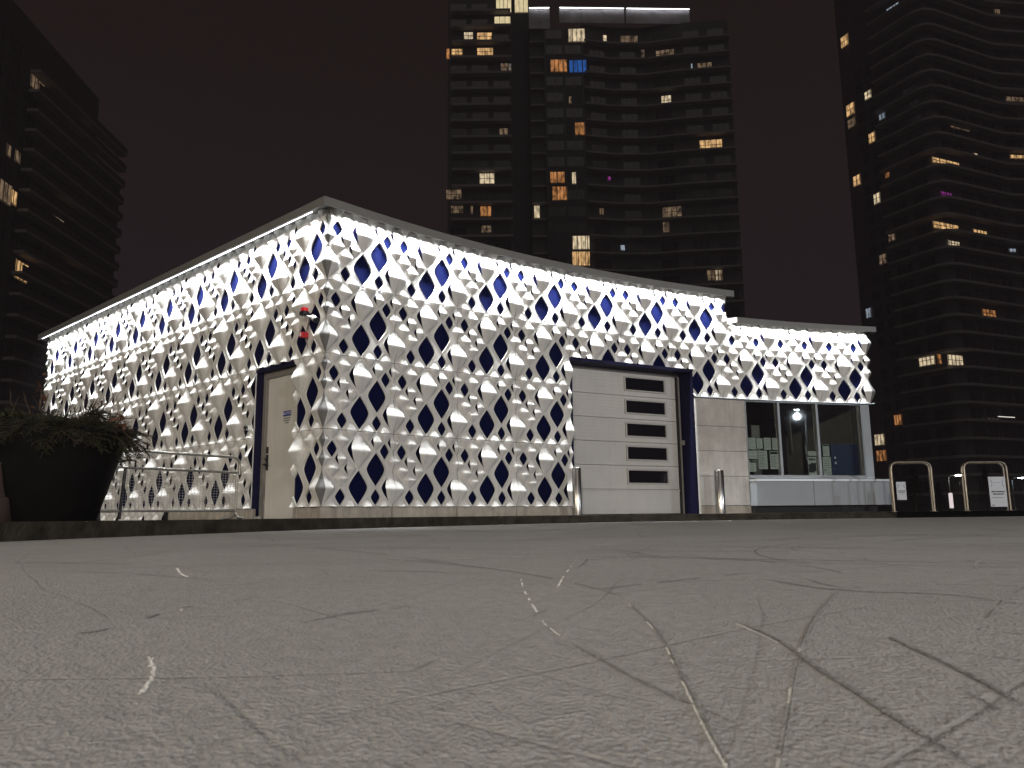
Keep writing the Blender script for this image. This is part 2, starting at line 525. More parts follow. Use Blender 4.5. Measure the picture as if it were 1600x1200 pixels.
Uw, Vh = W / 4, ROWH / 4
SMALL_H, BIG_H = .064, .108
def prof(v):
    fl = (1 + v) / .93
    fu = (max(0, (1 - v)) / 1.07) ** 1.55
    k = 8.0
    return max(0.0, -math.log(math.exp(-k * fl) + math.exp(-k * fu)) / k + .0)
def edge_prof(z):
    """bulge height on a panel's vertical edge at height z inside the panel"""
    j = z / Vh - 1
    for cj, b, h in ((0, .95, BIG_H), (1.5, .475, SMALL_H), (2.5, .475, SMALL_H)):
        v = (j - cj) / b
        if abs(v) < 1: return h * prof(v)
    return 0.0
def make_panel(closed=False):
    mb = MB()
    def xz(i, j): return ((i + 2) * Uw, (j + 1) * Vh)
    def V3(i, j, d): x, z = xz(i, j); return (x, -d, z)
    def convex(ci, cj, big, slit=0, urange=(-1, 1), vrange=(-1, 1)):
        s = 1.0 if big else .5
        a, b = s * .66, s * .96
        h = BIG_H if big else SMALL_H
        nv, nu = (24, 18) if big else (14, 12)
        if urange != (-1, 1): nu //= 2
        if vrange != (-1, 1): nv //= 2
        # flat rim
        out = [(0, s), (s, 0), (0, -s), (-s, 0)]
        inn = [(0, b), (a, 0), (0, -b), (-a, 0)]
        ea = a * 1.0
        for q in range(4):
            o0, o1, i1, i0 = out[q], out[(q + 1) % 4], inn[(q + 1) % 4], inn[q]
            mx, my = (o0[0] + o1[0]) / 2, (o0[1] + o1[1]) / 2
            if mx < 0 and urange[0] == 0 or mx > 0 and urange[1] == 0: continue
            if my < 0 and vrange[0] == 0 or my > 0 and vrange[1] == 0: continue
            nr = 10
            vs = []
            for t in range(nr + 1):
                f = t / nr
                x, y = i0[0] * (1 - f) + i1[0] * f, i0[1] * (1 - f) + i1[1] * f
                x = math.copysign(a * (1 - min(1, abs(y / b)) ** 1.45), x) if abs(x) > 1e-9 else 0
                ox, oy = o0[0] * (1 - f) + o1[0] * f, o0[1] * (1 - f) + o1[1] * f
                tt = .16
                bx, by = x * (1 - tt) + ox * tt, y * (1 - tt) + oy * tt
                vs += [V3(ci + ox, cj + oy, 0), V3(ci + bx, cj + by, 0), V3(ci + x * .6 + bx * .4, cj + y * .6 + by * .4, .013 if big else .010), V3(ci + x, cj + y, 0)]
            for q4 in range(3):
                mb.add(vs, [(4 * t + q4, 4 * t + 4 + q4, 4 * t + 5 + q4, 4 * t + 1 + q4) for t in range(nr)], 0, q4 > 0)
        cam_ = .10 if big else .14
        vs, fs = [], []
        for r_ in range(nv + 1):
            v = vrange[0] + (vrange[1] - vrange[0]) * r_ / nv
            sa = max(0.0, 1 - (v / .86) ** 2) if slit else 0.0
            u0, u1 = urange
            if slit < 0 and u0 < 0: u0 = -1 + cam_ * sa
            if slit > 0 and u1 > 0: u1 = 1 - cam_ * sa
            w = a * (1 - abs(v))
            # round the side corners of the cell a little
            w = a * (1 - abs(v) ** 1.45) if abs(v) < 1 else 0
            pw = 3.4 if v > 0 else 4.5
            for c_ in range(nu + 1):
                u = u0 + (u1 - u0) * c_ / nu
                if urange == (-1, 1):
                    u = u0 + (u1 - u0) * (.5 - .5 * math.cos(math.pi * c_ / nu))
                elif urange[0] == 0:
                    u = u0 + (u1 - u0) * math.sin(math.pi / 2 * c_ / nu)
                else:
                    u = u1 - (u1 - u0) * math.sin(math.pi / 2 * (1 - c_ / nu))
                side = .75 * sa if (slit < 0 and u < 0 or slit > 0 and u > 0) else 0.0
                g = 1 - abs(u) ** pw * (1 - side)
                vs.append(V3(ci + w * u, cj + v * b, h * prof(v) * g))
        for r_ in range(nv):
            for c_ in range(nu):
                p = r_ * (nu + 1) + c_
                fs.append((p, p + 1, p + nu + 2, p + nu + 1))
        mb.add(vs, fs, 0, True)
    def hole(ci, cj, big):
        s = 1.0 if big else .5
        kx, ky = (.585, .94) if big else (.60, .93)
        n4 = 8
        outer, inn = [], []
        for q in range(4):
            c0 = [(0, 1), (1, 0), (0, -1), (-1, 0)][q]; c1 = [(1, 0), (0, -1), (-1, 0), (0, 1)][q]
            for t in range(n4):
                f = t / n4
                x, y = c0[0] * (1 - f) + c1[0] * f, c0[1] * (1 - f) + c1[1] * f
                outer.append((x * s, y * s))
                # pinched towards top and bottom, rounded at the sides (superellipse about 1.15, pulled in)
                inn.append((math.copysign(s * kx * (1 - abs(y) ** 1.22) * (1 - .06 * (1 - abs(y)) ** 6), x) if abs(x) > 1e-9 else 0, y * s * ky))
        N = len(outer)
        fs = [(i, (i + 1) % N, N + (i + 1) % N, N + i) for i in range(N)]
        tt = .075 if big else .06
        base = [(p[0] * (1 - tt) + q[0] * tt, p[1] * (1 - tt) + q[1] * tt) for p, q in zip(inn, outer)]
        l0 = [V3(ci + p[0], cj + p[1], 0) for p in outer]
        l1 = [V3(ci + p[0], cj + p[1], .0) for p in base]
        l2 = [V3(ci + p[0] * .5 + q[0] * .5, cj + p[1] * .5 + q[1] * .5, .007) for p, q in zip(base, inn)]
        l3 = [V3(ci + p[0] * 1.0, cj + p[1] * 1.0, .003) for p in inn]
        l4 = [V3(ci + p[0] * .985, cj + p[1] * .985, -.020) for p in inn]
        mb.add(l0 + l1, fs)
        mb.add(l1 + l2, fs, 0, True); mb.add(l2 + l3, fs, 0, True); mb.add(l3 + l4, fs, 0, True)
    convex(0, 2, True, -1)
    if closed:
        for ci, cj in ((1, 1), (0, 0)):
            convex(ci, cj + .5, False, -1); convex(ci - .5, cj, False, 1); convex(ci + .5, cj, False, -1); convex(ci, cj - .5, False, 1)
    else:
        hole(1, 1, True); hole(0, 0, True)
    convex(-2, 0, True, 0, (0, 1)); convex(2, 0, True, -1, (-1, 0))
    convex(-1, 1.5, False, -1); convex(-1.5, 1, False, 1); convex(-.5, 1, False, -1); convex(-1, .5, False, 1)
    hole(1.5, 2, False); hole(-1.5, 2, False)
    convex(2, 2.5, False, -1, (-1, 0)); convex(-2, 2.5, False, 0, (0, 1))
    convex(2, 1.5, False, 0, (-1, 0)); convex(-2, 1.5, False, 1, (0, 1))
    convex(1, 2.5, False, -1); convex(-1, 2.5, False, 1)
    for i in (-1.5, -.5, .5, 1.5):
        convex(i, 3, False, 0, (-1, 1), (-1, 0))
        convex(i, -1, False, 0, (-1, 1), (0, 1))
    hole(1, -.5, False); hole(-1, -.5, False)
    return mb
def finish_panel(mb):
    me = mb.mesh('relief_panel', PANEL)
    b = bmesh.new(); b.from_mesh(me)
    bmesh.ops.remove_doubles(b, verts=b.verts, dist=1e-5)
    bmesh.ops.recalc_face_normals(b, faces=b.faces)
    b.to_mesh(me); b.free(); me.update()
    return me
PMESH = finish_panel(make_panel())
PCLOSED = finish_panel(make_panel(True))

def clipped(regions, closed=False):
    """a copy of the panel mesh kept only inside each (x0,x1,z0,z1)"""
    out = bmesh.new()
    me = bpy.data.meshes.new('relief_panel_cut')
    for (x0, x1, z0, z1) in regions:
        b = bmesh.new(); b.from_mesh(PCLOSED if closed and z1 < ROWH * .9 else PMESH)
        for co, no in (((x0, 0, 0), (-1, 0, 0)), ((x1, 0, 0), (1, 0, 0)), ((0, 0, z0), (0, 0, -1)), ((0, 0, z1), (0, 0, 1))):
            g = b.verts[:] + b.edges[:] + b.faces[:]
            if not g: break
            bmesh.ops.bisect_plane(b, geom=g, plane_co=co, plane_no=no, clear_outer=True)
        t = bpy.data.meshes.new('t'); b.to_mesh(t); b.free()
        out.from_mesh(t); bpy.data.meshes.remove(t)
    out.to_mesh(me); out.free()
    me.materials.append(PANEL)
    return me
_cuts = {}
def put_panel(frame, a, z, regions=None, closed=False):
    if regions:
        key = (closed,) + tuple(tuple(round(q, 4) for q in r_) for r_ in regions)
        if key not in _cuts: _cuts[key] = clipped(regions, closed)
        me = _cuts[key]
    else:
        me = PMESH
    m = frame.mat(a, 0, z) @ Matrix.Translation((W * .003, 0, ROWH * .003)) @ Matrix.Diagonal((.994, 1, .994, 1))
    return link('relief_panel', me, pav, m)

D0S, D1S = .72, 1.87            # personnel door opening, distance from the corner
GX0, GX1, GZT = 4.89, 7.80, 2.975
LOWZ, LOWTOP = Z0 + 2 * ROWH, 4.03
S_HIGH = 7 * W + .19            # where the tall part ends
# left wall panels
for k in range(10):
    a = LEN_L - (k + 1) * W
    xmin = max(0.0, -a)
    for row in range(4):
        z = Z0 + row * ROWH
        s_hi, s_lo = (k + 1) * W, k * W         # distance from corner: s = s_hi - x
        reg = None
        if xmin > 0: reg = [(xmin, W, 0, ROWH)]
        if row < 2 and s_lo < D1S and s_hi > D0S:
            xa, xb = s_hi - D1S, s_hi - D0S
            reg = []
            if xa > 0: reg.append((0, xa, 0, ROWH))
            if xb < W: reg.append((xb, W, 0, ROWH))
        if reg == []: continue
        put_panel(FL, a, z, reg)
    if k >= 4:   # cladding runs down to the paving beyond the end of the plinth
        put_panel(FL, a, Z0 - ROWH, [(xmin, W, ROWH - .155, ROWH)])
# right, curved wall
for k in range(10):
    fr = Frame(B[k], B[k + 1])
    s0, s1 = k * W, (k + 1) * W
    for row in range(4):
        z = Z0 + row * ROWH
        reg = None
        if k >= 7:
            if row < 2: continue
            if row == 3:
                reg = [(0, W, 0, LOWTOP + .03 - z)]
                if k == 7: reg = [(0, S_HIGH - s0, 0, ROWH), (S_HIGH - s0, W, 0, LOWTOP + .03 - z)]
        if row < 3 and s0 < GX1 - .01 and s1 > GX0 + .05:
            x0, x1 = max(0, GX0 - s0), min(W, GX1 - s0)
            reg = []
            if x0 > .01: reg.append((0, x0, 0, ROWH))
            if x1 < W - .01: reg.append((x1, W, 0, ROWH))
            if row == 2: reg.append((x0, x1, GZT - z, ROWH))
            if k >= 7 and row < 2: continue
            if not reg: continue
        if k == 6 and row < 2: continue
        put_panel(fr, 0, z, reg, k >= 7 and row == 3)
# wavy corner trim between the two walls
def corner_trim(p, n0, n1, z0, z1, name, m, zbase=Z0):
    mb = MB(); N = int((z1 - z0) / .018)
    vs = []
    for i in range(N + 1):
        z = z0 + (z1 - z0) * i / N
        h = edge_prof((z - zbase) % ROWH)
        a = p + n0 * (h + .002); b = p + n1 * (h + .002)
        c_ = p + (n0 + n1).normalized() * (h * 1.12 + .012)
        vs += [(a.x, a.y, z), (c_.x, c_.y, z), (b.x, b.y, z)]
    fs = []
    for i in range(N):
        fs += [(i * 3, i * 3 + 1, i * 3 + 4, i * 3 + 3), (i * 3 + 1, i * 3 + 2, i * 3 + 5, i * 3 + 4)]
    mb.add(vs, fs, 0, False)
    return mb.build(name, m, pav)
F0 = Frame(B[0], B[1]); F9 = Frame(B[9], B[10])
corner_trim(CORNER, FL.n, F0.n, Z0, Z0 + 4 * ROWH, 'corner_trim', TRIM)
corner_trim(B[10], F9.n, F9.e, LOWZ, LOWTOP + .02, 'corner_trim', TRIM)

# blue backing wall behind the panels, with the openings left free
BD = .045
mb = MB()
def back_box(fr, a0, a1, z0, z1):
    fr.box(mb, a0, a1, -BD - .12, -BD, z0, z1)
ZT = Z0 + 4 * ROWH
back_box(FL, 0, LEN_L - D1S, .0, ZT); back_box(FL, LEN_L - D0S, LEN_L - .05, .0, ZT); back_box(FL, LEN_L - D1S, LEN_L - D0S, LOWZ, ZT)
for k in range(10):
    fr = Frame(B[k], B[k + 1]); s0, s1 = k * W, (k + 1) * W
    top = ZT if k < 7 else LOWTOP
    a0 = .05 if k == 0 else 0
    if k < 4: back_box(fr, a0, W, .0, top)
    elif k < 7:
        back_box(fr, 0, W, GZT, top)
        if k == 6: back_box(fr, GX1 - s0 + .02, W, LOWZ, GZT)
    else: back_box(fr, 0, W, LOWZ, top)
    if k == 7: back_box(fr, 0, S_HIGH - s0, LOWTOP, ZT)
mb.build('wall', BLUE, pav)
# other walls of the body
mb = MB()
PL = FL.p0
back1 = PL + Vector((UL.y, -UL.x)) * 0 - FL.n * 9.0
FE = Frame(PL - FL.n * 9.0, PL); FE.box(mb, 0, 8.93, -.2, -.01, 0, ZT)
PH = P(S_HIGH); nh = (PH - CC).normalized()
backR = PH + nh * 7.0
Frame(PH + nh * .21, backR).box(mb, 0, 6.8, -.2, 0, LOWTOP - .2, ZT)
Frame(backR, back1).box(mb, 0, (backR - back1).length, -.2, 0, 0, ZT)
PE = B[10]; ne = (PE - CC).normalized(); backE = PE + ne * 5.0
Frame(PE + ne * .07, backE).box(mb, 0, 4.9, -.2, 0, LOWZ, LOWTOP)
Frame(PE + ne * .45, backE).box(mb, 0, 4.5, -.2, -.03, 0, LOWZ)
Frame(backE, backR).box(mb, 0, (backE - backR).length, -.2, 0, 0, LOWTOP)
mb.build('rear_wall', STONE, pav)

# roofs: slab with a downstand lip
OV = .235
def roof(line, z_lip, z_top, rear, name):
    """line: outer lip polyline seen left to right; rear: closing points"""
    mb = MB()
    n = len(line)
    inn = []
    for i, p in enumerate(line):
        a = line[max(i - 1, 0)]; b = line[min(i + 1, n - 1)]
        if 0 < i < n - 1:
            e0 = (p - a).normalized(); e1 = (b - p).normalized()
            n0 = Vector((e0.y, -e0.x)); n1 = Vector((e1.y, -e1.x))
            m_ = (n0 + n1).normalized(); inn.append(p - m_ * (.03 / max(.3, m_.dot(n0))))
        else:
            e0 = (b - a).normalized(); inn.append(p - Vector((e0.y, -e0.x)) * .03)
    zs = z_lip + .075
    # fascia outside, lip underside, lip inside
    for i in range(n - 1):
        a, b, c_, d = line[i], line[i + 1], inn[i + 1], inn[i]
        mb.add([(a.x, a.y, z_lip), (b.x, b.y, z_lip), (b.x, b.y, z_top), (a.x, a.y, z_top)], [(0, 1, 2, 3)])
        mb.add([(a.x, a.y, z_lip), (d.x, d.y, z_lip), (c_.x, c_.y, z_lip), (b.x, b.y, z_lip)], [(0, 1, 2, 3)])
        mb.add([(d.x, d.y, z_lip), (d.x, d.y, zs), (c_.x, c_.y, zs), (c_.x, c_.y, z_lip)], [(0, 1, 2, 3)])
    for p, q in ((line[0], inn[0]), (line[-1], inn[-1])):
        mb.add([(p.x, p.y, z_lip), (q.x, q.y, z_lip), (q.x, q.y, z_top), (p.x, p.y, z_top)], [(0, 1, 2, 3)])
    f = mb.build(name + '_fascia', FASCIA, pav)
    mb = MB()
    poly = inn + rear
    mb.add([(p.x, p.y, zs) for p in poly], [tuple(range(len(poly)))], 0)
    out = line + rear
    mb.add([(p.x, p.y, z_top - .004) for p in out], [tuple(range(len(out)))], 1)
    m2 = len(rear)
    ps = [line[-1]] + rear + [line[0]]
    for i in range(len(ps) - 1):
        a, b = ps[i], ps[i + 1]
        mb.add([(a.x, a.y, z_lip), (b.x, b.y, z_lip), (b.x, b.y, z_top - .006), (a.x, a.y, z_top - .006)], [(0, 1, 2, 3)], 1)
    mb.build(name, [FASCIA, ROOFM], pav)
    return inn
# high roof lip: left end -> corner -> along the arc
cm = (FL.n + F0.n).normalized()
lipc = CORNER + cm * (OV / cm.dot(FL.n))
LH = [FL.p0 - FL.e * .14 + FL.n * OV, lipc] + [P(s, OV) for s in [W * .5 * i for i in range(1, 14)] + [S_HIGH - .35, S_HIGH + .06]]
eh = (P(S_HIGH) - P(S_HIGH - .2)).normalized()
roof(LH, 4.53, 4.655, [P(S_HIGH + .06) + nh * 7.3, back1 - FL.e * .14 - FL.n * .3], 'high_roof')
LL = [P(S_HIGH + .10 + (10 * W + .13 - S_HIGH - .10) * i / 8, OV) for i in range(9)]
roof(LL, 3.985, 4.10, [PE + (PE - CC).normalized() * 5.2 + F9.e * .13, P(S_HIGH + .10) + nh * 6.6], 'low_roof')
# bright end return of the low roof's lip beside the tall wall
mb = MB(); fr = Frame(P(S_HIGH - .02, OV), P(S_HIGH + .10, OV))
mb.add([(*P(S_HIGH - .03, .02), 3.99), (*P(S_HIGH + .10, OV - .003), 3.99), (*P(S_HIGH + .10, OV - .003), 4.095), (*P(S_HIGH - .03, .02), 4.095)], [(0, 1, 2, 3)])
mb.build('roof_end_return', PANEL, pav)

# LED strips under the lips
def led(p, q, z, nv, w=.022, drop=.03, name='led_strip'):
    p, q = Vector(p), Vector(q)
    mb = MB()
    e_ = (q - p).normalized(); nn = Vector((e_.y, -e_.x))
    a, b = p + e_ * .012, q - e_ * .012
    pts = [a + nn * w / 2, b + nn * w / 2, b - nn * w / 2, a - nn * w / 2]
    mb.hexa([(*pt, z - drop) for pt in pts] + [(*pt, z) for pt in pts])
    o = mb.build(name, LED, pav)
    ld = bpy.data.lights.new('strip_light', 'AREA'); ld.shape = 'RECTANGLE'
    ld.size, ld.size_y = (b - a).length, .012
    ld.energy = LEDW * (b - a).length; ld.color = (.93, .97, 1.0); ld.spread = R(LEDSPREAD)
    lo = bpy.data.objects.new('strip_light', ld); COL.objects.link(lo); lo.parent = o
    mid = (a + b) / 2
    inw = -nn
    zax = -(Vector((inw.x, inw.y, 0)) * math.sin(R(LEDTILT)) + Vector((0, 0, -1)) * math.cos(R(LEDTILT)))
    xax = Vector((e_.x, e_.y, 0)); yax = zax.cross(xax).normalized()
    m4 = Matrix((xax, yax, zax)).transposed().to_4x4(); m4.translation = Vector((mid.x, mid.y, z - drop - .004))
    lo.matrix_basis = m4
    return o
LEDW, LEDSPREAD, LEDTILT = 54.0, 108, 14
lip_r = lambda s, o: P(s, o)
NS = 13
for i in range(NS):
    s0, s1 = .12 + i * (S_HIGH - .2) / NS, .12 + (i + 1) * (S_HIGH - .2) / NS
    led(lip_r(s0, .193), lip_r(s1, .193), 4.604, 0, drop=.008)
for i in range(6):
    s0, s1 = S_HIGH + .14 + i * (10 * W - S_HIGH - .14) / 6, S_HIGH + .14 + (i + 1) * (10 * W - S_HIGH - .14) / 6
    led(lip_r(s0, .193), lip_r(s1, .193), 4.059, 0, drop=.008)
nleft = 10
for i in range(nleft):
    a0, a1 = .05 + i * (LEN_L - .2) / nleft, .05 + (i + 1) * (LEN_L - .2) / nleft
    jig = [.195, .20, .19, .202, .19, .20, .195, .20, .185, .185][i]
    zz = [4.548, 4.543, 4.554, 4.540, 4.550, 4.542, 4.553, 4.541, 4.556, 4.558][i]
    led(FL.pt(a0, jig, 0).xy, FL.pt(a1, jig, 0).xy, zz, 0, drop=.028)

# plinth
def seg_part(name, m, fr, a0, a1, o0, o1, z0, z1, parent=pav):
    mb = MB(); fr.box(mb, a0, a1, o0, o1, z0, z1); return mb.build(name, m, parent)
seg_part('plinth', CONC, FL, LEN_L - 4.75, LEN_L - D1S, -.08, -.012, .10, Z0 - .004)
seg_part('plinth_end', RUBBER, FL, LEN_L - 4.99, LEN_L - 4.752, -.08, -.03, .10, Z0 - .004)
seg_part('plinth', CONC, FL, LEN_L - D0S + .0, LEN_L - .02, -.08, -.012, .10, Z0 - .004)
for k in range(4):
    seg_part('plinth', CONC, Frame(B[k], B[k + 1]), .01 if k else -.0, W - .002 if k < 3 else W, -.08, -.012, .10, Z0 - .004)

# ---- personnel door in the left wall
door = MB()
a0, a1 = LEN_L - D1S, LEN_L - D0S
FL.box(door, a0 + .002, a0 + .055, -.16, .012, Z0, LOWZ - .0, 0)
FL.box(door, a0 + .056, a1, -.16, .012, LOWZ - .055, LOWZ + .0, 0)
FL.box(door, a1 - .03, a1 - .002, -.16, -.05, .12, LOWZ - .056, 0)
door = door.build('door', NAVY, pav)
FL.box(m_ := MB(), a0 + .002, a0 + .03, -.03, .014, Z0, LOWZ - .06, 0); m_.build('edge_trim', PANEL, door)
fr_ = MB()
FL.box(fr_, a0 + .056, a0 + .125, -.20, -.10, .12, LOWZ - .056)
FL.box(fr_, a0 + .126, a1 - .031, -.20, -.10, LOWZ - .15, LOWZ - .056)
FL.box(fr_, a0 + .126, a0 + .140, -.20, -.125, .12, LOWZ - .151)
fr_.build('door_frame', STEELF, door)
leaf = MB(); FL.box(leaf, a0 + .142, a1 - .032, -.20, -.145, .125, LOWZ - .153); leaf.build('door_leaf', DOORW, door)
hd = MB()
FL.box(hd, a0 + .165, a0 + .205, -.144, -.125, .86, 1.10)
FL.box(hd, a0 + .172, a0 + .198, -.144, -.118, 1.12, 1.22)
hd.tube([FL.pt(a0 + .185, -.125, .95), FL.pt(a0 + .185, -.07, .95), FL.pt(a0 + .30, -.07, .95)], .011, 8)
hd.tube([FL.pt(a0 + .185, -.12, 1.03), FL.pt(a0 + .185, -.10, 1.03)], .018, 10)
hd.build('door_handle', BLACKPL_SHADE, door)
seg_part('kick_wedge', CONC, FL, a0 + .06, a0 + .14, -.10, -.02, .118, .16, door)
def text_mesh(body, size, frame, a, o, z, m, name, parent, align='CENTER'):
    cu = bpy.data.curves.new('txt', 'FONT'); cu.body = body; cu.size = size; cu.align_x = align; cu.align_y = 'CENTER'
    cu.extrude = .0008
    ob = bpy.data.objects.new('txt', cu); COL.objects.link(ob)
    dg = bpy.context.evaluated_depsgraph_get()
    me = bpy.data.meshes.new_from_object(ob.evaluated_get(dg))
    bpy.data.objects.remove(ob); bpy.data.curves.remove(cu)
    me.materials.clear(); me.materials.append(m)
    mw = frame.mat(a, o, z) @ Matrix.Rotation(R(90), 4, 'X')
    for v in me.vertices: v.co = mw @ v.co
    return link(name, me, parent)
sa, sz = LEN_L - 1.17, 1.64
sgn = MB()
FL.box(sgn, sa - .115, sa + .115, -.1445, -.1425, sz - .12, sz + .10, 0)
FL.box(sgn, sa - .113, sa + .113, -.1424, -.1415, sz + .015, sz + .097, 1)
for q, (w_, zz) in enumerate(((.20, -.015), (.19, -.05), (.09, -.085))):
    x = sa - w_ / 2
    while x < sa + w_ / 2 - .01:
        l_ = random.uniform(.018, .045)
        FL.box(sgn, x, min(x + l_, sa + w_ / 2), -.1424, -.1415, sz + zz - .008, sz + zz + .008, 2)
        x += l_ + .008
sgn.build('notice_sign', [DOORW, SIGNB, INK], door)
text_mesh('NOTICE', .062, FL, sa, -.1405, sz + .057, SIGNW, 'sign_lettering', door)

# ---- garage door
GL, GR = P(GX0), P(GX1)
FG = Frame(GL, GR)
gd = MB()
# blue reveals
FG.box(gd, -.0, FG.L - .0, -.36, .035, GZT - .06, GZT - .002)
FG.box(gd, FG.L - .05, FG.L + .008, -.40, .035, .12, GZT - .062)
FG.box(gd, 0, .05, -.40, .0, .12, GZT - .062)
gd = gd.build('garage_door', NAVY, pav)
FG.box(m_ := MB(), FG.L + .010, FG.L + .045, -.02, .05, .12, LOWZ - .06); m_.build('edge_trim', PANEL, gd)
tr_ = MB()
FG.box(tr_, .051, FG.L - .051, -.36, -.33, GZT - .115, GZT - .063)
FG.box(tr_, FG.L - .115, FG.L - .078, -.33, -.28, .12, GZT - .12)
FG.box(tr_, FG.L - .10, FG.L - .052, -.29, -.22, 1.48, 1.57)
tr_.build('door_track', STEELF, gd)
FG.box(m_ := MB(), FG.L - .136, FG.L - .117, -.335, -.29, .12, GZT - .12); m_.build('rubber_seal', RUBBER, gd)
SZ0, SH = .145, None
zs = [.135, .60] + [.60 + (GZT - .118 - .60) * i / 5 for i in range(1, 6)]
ga0, ga1 = .052, FG.L - .14
wa0 = FG.hit(980, 690, -.33)[0]; wa1 = FG.hit(1041, 690, -.33)[0]
for i in range(6):
    z0, z1 = zs[i] + .004, zs[i + 1] - .004
    m_ = MB()
    FG.box(m_, ga0, ga1, -.40, -.345, z0, z1)
    if i > 0:
        nr = 7
        for q in range(nr):
            za, zb = z0 + (z1 - z0) * (q + .12) / nr, z0 + (z1 - z0) * (q + .88) / nr
            def rib(x0, x1):
                FG.box(m_, x0, x1, -.3445, -.338, za, zb)
            wz0, wz1 = z0 + (z1 - z0) * .27, z0 + (z1 - z0) * .80
            if zb < wz0 - .03 or za > wz1 + .03:
                rib(ga0 + .01, ga1 - .01)
            else:
                rib(ga0 + .01, wa0 - .04); rib(wa1 + .04, ga1 - .01)
    else:
        FG.box(m_, ga0, ga1, -.3445, -.325, z1 - .022, z1)
    m_.build('door_section', SECT, gd)
    if i > 0:
        wz0, wz1 = z0 + (z1 - z0) * .27, z0 + (z1 - z0) * .80
        m_ = MB()
        t = .028
        FG.box(m_, wa0 - t, wa1 + t, -.3443, -.315, wz1, wz1 + t); FG.box(m_, wa0 - t, wa1 + t, -.3443, -.315, wz0 - t, wz0)
        FG.box(m_, wa0 - t, wa0, -.3443, -.315, wz0 + .001, wz1 - .001); FG.box(m_, wa1, wa1 + t, -.3443, -.315, wz0 + .001, wz1 - .001)
        m_.build('window_frame', SECTF, gd)
        m_ = MB(); FG.box(m_, wa0 + .001, wa1 - .001, -.344, -.337, wz0 + .001, wz1 - .001); m_.build('pane', DARKGL, gd)

# ---- kiosk: stone, windows, counter
S_ST1, S_W1 = 9.11, 12.0
FS = Frame(P(GX1 + .06), P(S_ST1))
stz = [.28, .86, 1.36, 1.86, LOWZ - .02]
for i in range(4):
    seg_part('stone_panel', STONE, FS, 0, FS.L, -.10, -.03, stz[i] + .004, stz[i + 1] - .004)
seg_part('stone_backing', GIRT, FS, 0, FS.L + .02, -.2, -.105, .12, LOWZ)
seg_part('plinth', CONC, Frame(P(GX1 + .07), P(S_ST1 + .02)), 0, 1.27, -.10, -.045, .10, .275)
FW = Frame(P(S_ST1 + .002), P(10 * W - .02))
zb, zt = .89, LOWZ - .045
fw1 = FW.L - .20          # right edge of the glazing
mul = [.0, None, None, fw1]
mul[1] = FW.hit(1218, 690, -.06)[0]; mul[2] = FW.hit(1278, 690, -.06)[0]
win = MB()
FW.box(win, 0, FW.L, -.12, -.03, zt, LOWZ - .012)
FW.box(win, 0, fw1, -.12, -.025, zb - .07, zb)
for x in (mul[1], mul[2]):
    FW.box(win, x - .028, x + .028, -.12, -.025, zb + .001, zt - .001)
FW.box(win, 0, .025, -.12, -.03, zb + .001, zt - .001)
FW.box(win, fw1 - .03, fw1, -.12, -.025, zb + .001, zt - .001)
win = win.build('kiosk_window', ALU, pav)
for i in range(3):
    m_ = MB(); FW.box(m_, mul[i] + .03, mul[i + 1] - .03, -.085, -.079, zb + .002, zt - .002)
    m_.build('pane', GLASS, win)
seg_part('corner_post', COUNTER, FW, fw1 + .002, FW.L, -.35, -.028, zb - .07, LOWZ - .014)
ledge = MB()
for k in range(7, 10):
    fr = Frame(B[k], B[k + 1])
    a0 = GX1 - 7 * W + .05 if k == 7 else 0
    fr.box(ledge, a0, W + (.05 if k == 9 else -.0), -.10, .085, LOWZ - .018 + .0003 * k, LOWZ - .004)
ledge.build('cladding_ledge', SILL, pav)
seg_part('sill', SILL, FW, -.0, FW.L + .20, -.12, .24, .755, .80)
cl = FW.L + .17
cm_ = FW.hit(1272, 770, .2)[0]
seg_part('counter_panel', COUNTER, FW, .01, cm_ - .006, -.05, .20, .27, .753)
seg_part('counter_panel', COUNTER, FW, cm_ + .006, cl, -.05, .20, .27, .753)
seg_part('counter_base', RUBBER, FW, .03, cl - .25, -.10, .06, .10, .268)
# interior
rm = MB()
FW.box(rm, -1.2, FW.L + .0, -3.1, -3.0, .12, 2.6)
FW.box(rm, -1.3, -1.2, -3.0, -.21, .12, 2.6)
FW.box(rm, -1.2, FW.L - .22, -3.0, -.2, .10, .13)
FW.box(rm, -1.2, FW.L - .22, -3.0, -.22, 2.46, 2.5)
rm.build('interior_wall', INSIDE, pav)
m_ = MB(); FW.box(m_, mul[1] + .34, mul[1] + .55, -1.6, -1.55, .13, 2.1); FW.box(m_, mul[2] + .1, mul[2] + .13, -1.2, -1.1, 1.4, 2.4)
m_.build('interior_partition', STEELF, pav)
# blue locker inside
la0 = FW.hit(1297, 700, -.3)[0]; la1 = FW.hit(1336, 700, -.3)[0]
lb = FW.pt((la0 + la1) / 2, -.35, .13)
lock = thing('locker', lb, 'blue metal locker with ribbed door behind the kiosk glass', 'locker')
m_ = MB(); FW.box(m_, la0 - .03, la1 + .10, -.75, -.24, .13, 1.57); m_.build('locker_body', LOCK, lock)
for i in range(9):
    z = .95 + i * .062
    m_ = MB(); FW.box(m_, la0 + .08, la1 + .06, -.239, -.228, z, z + .03); m_.build('rib', LOCK, lock)
for z in (1.16, 1.27):
    m_ = MB(); m_.tube([FW.pt(la0 + .03, -.24, z), FW.pt(la0 + .03, -.20, z)], .022, 10); m_.build('knob', CHROME, lock)
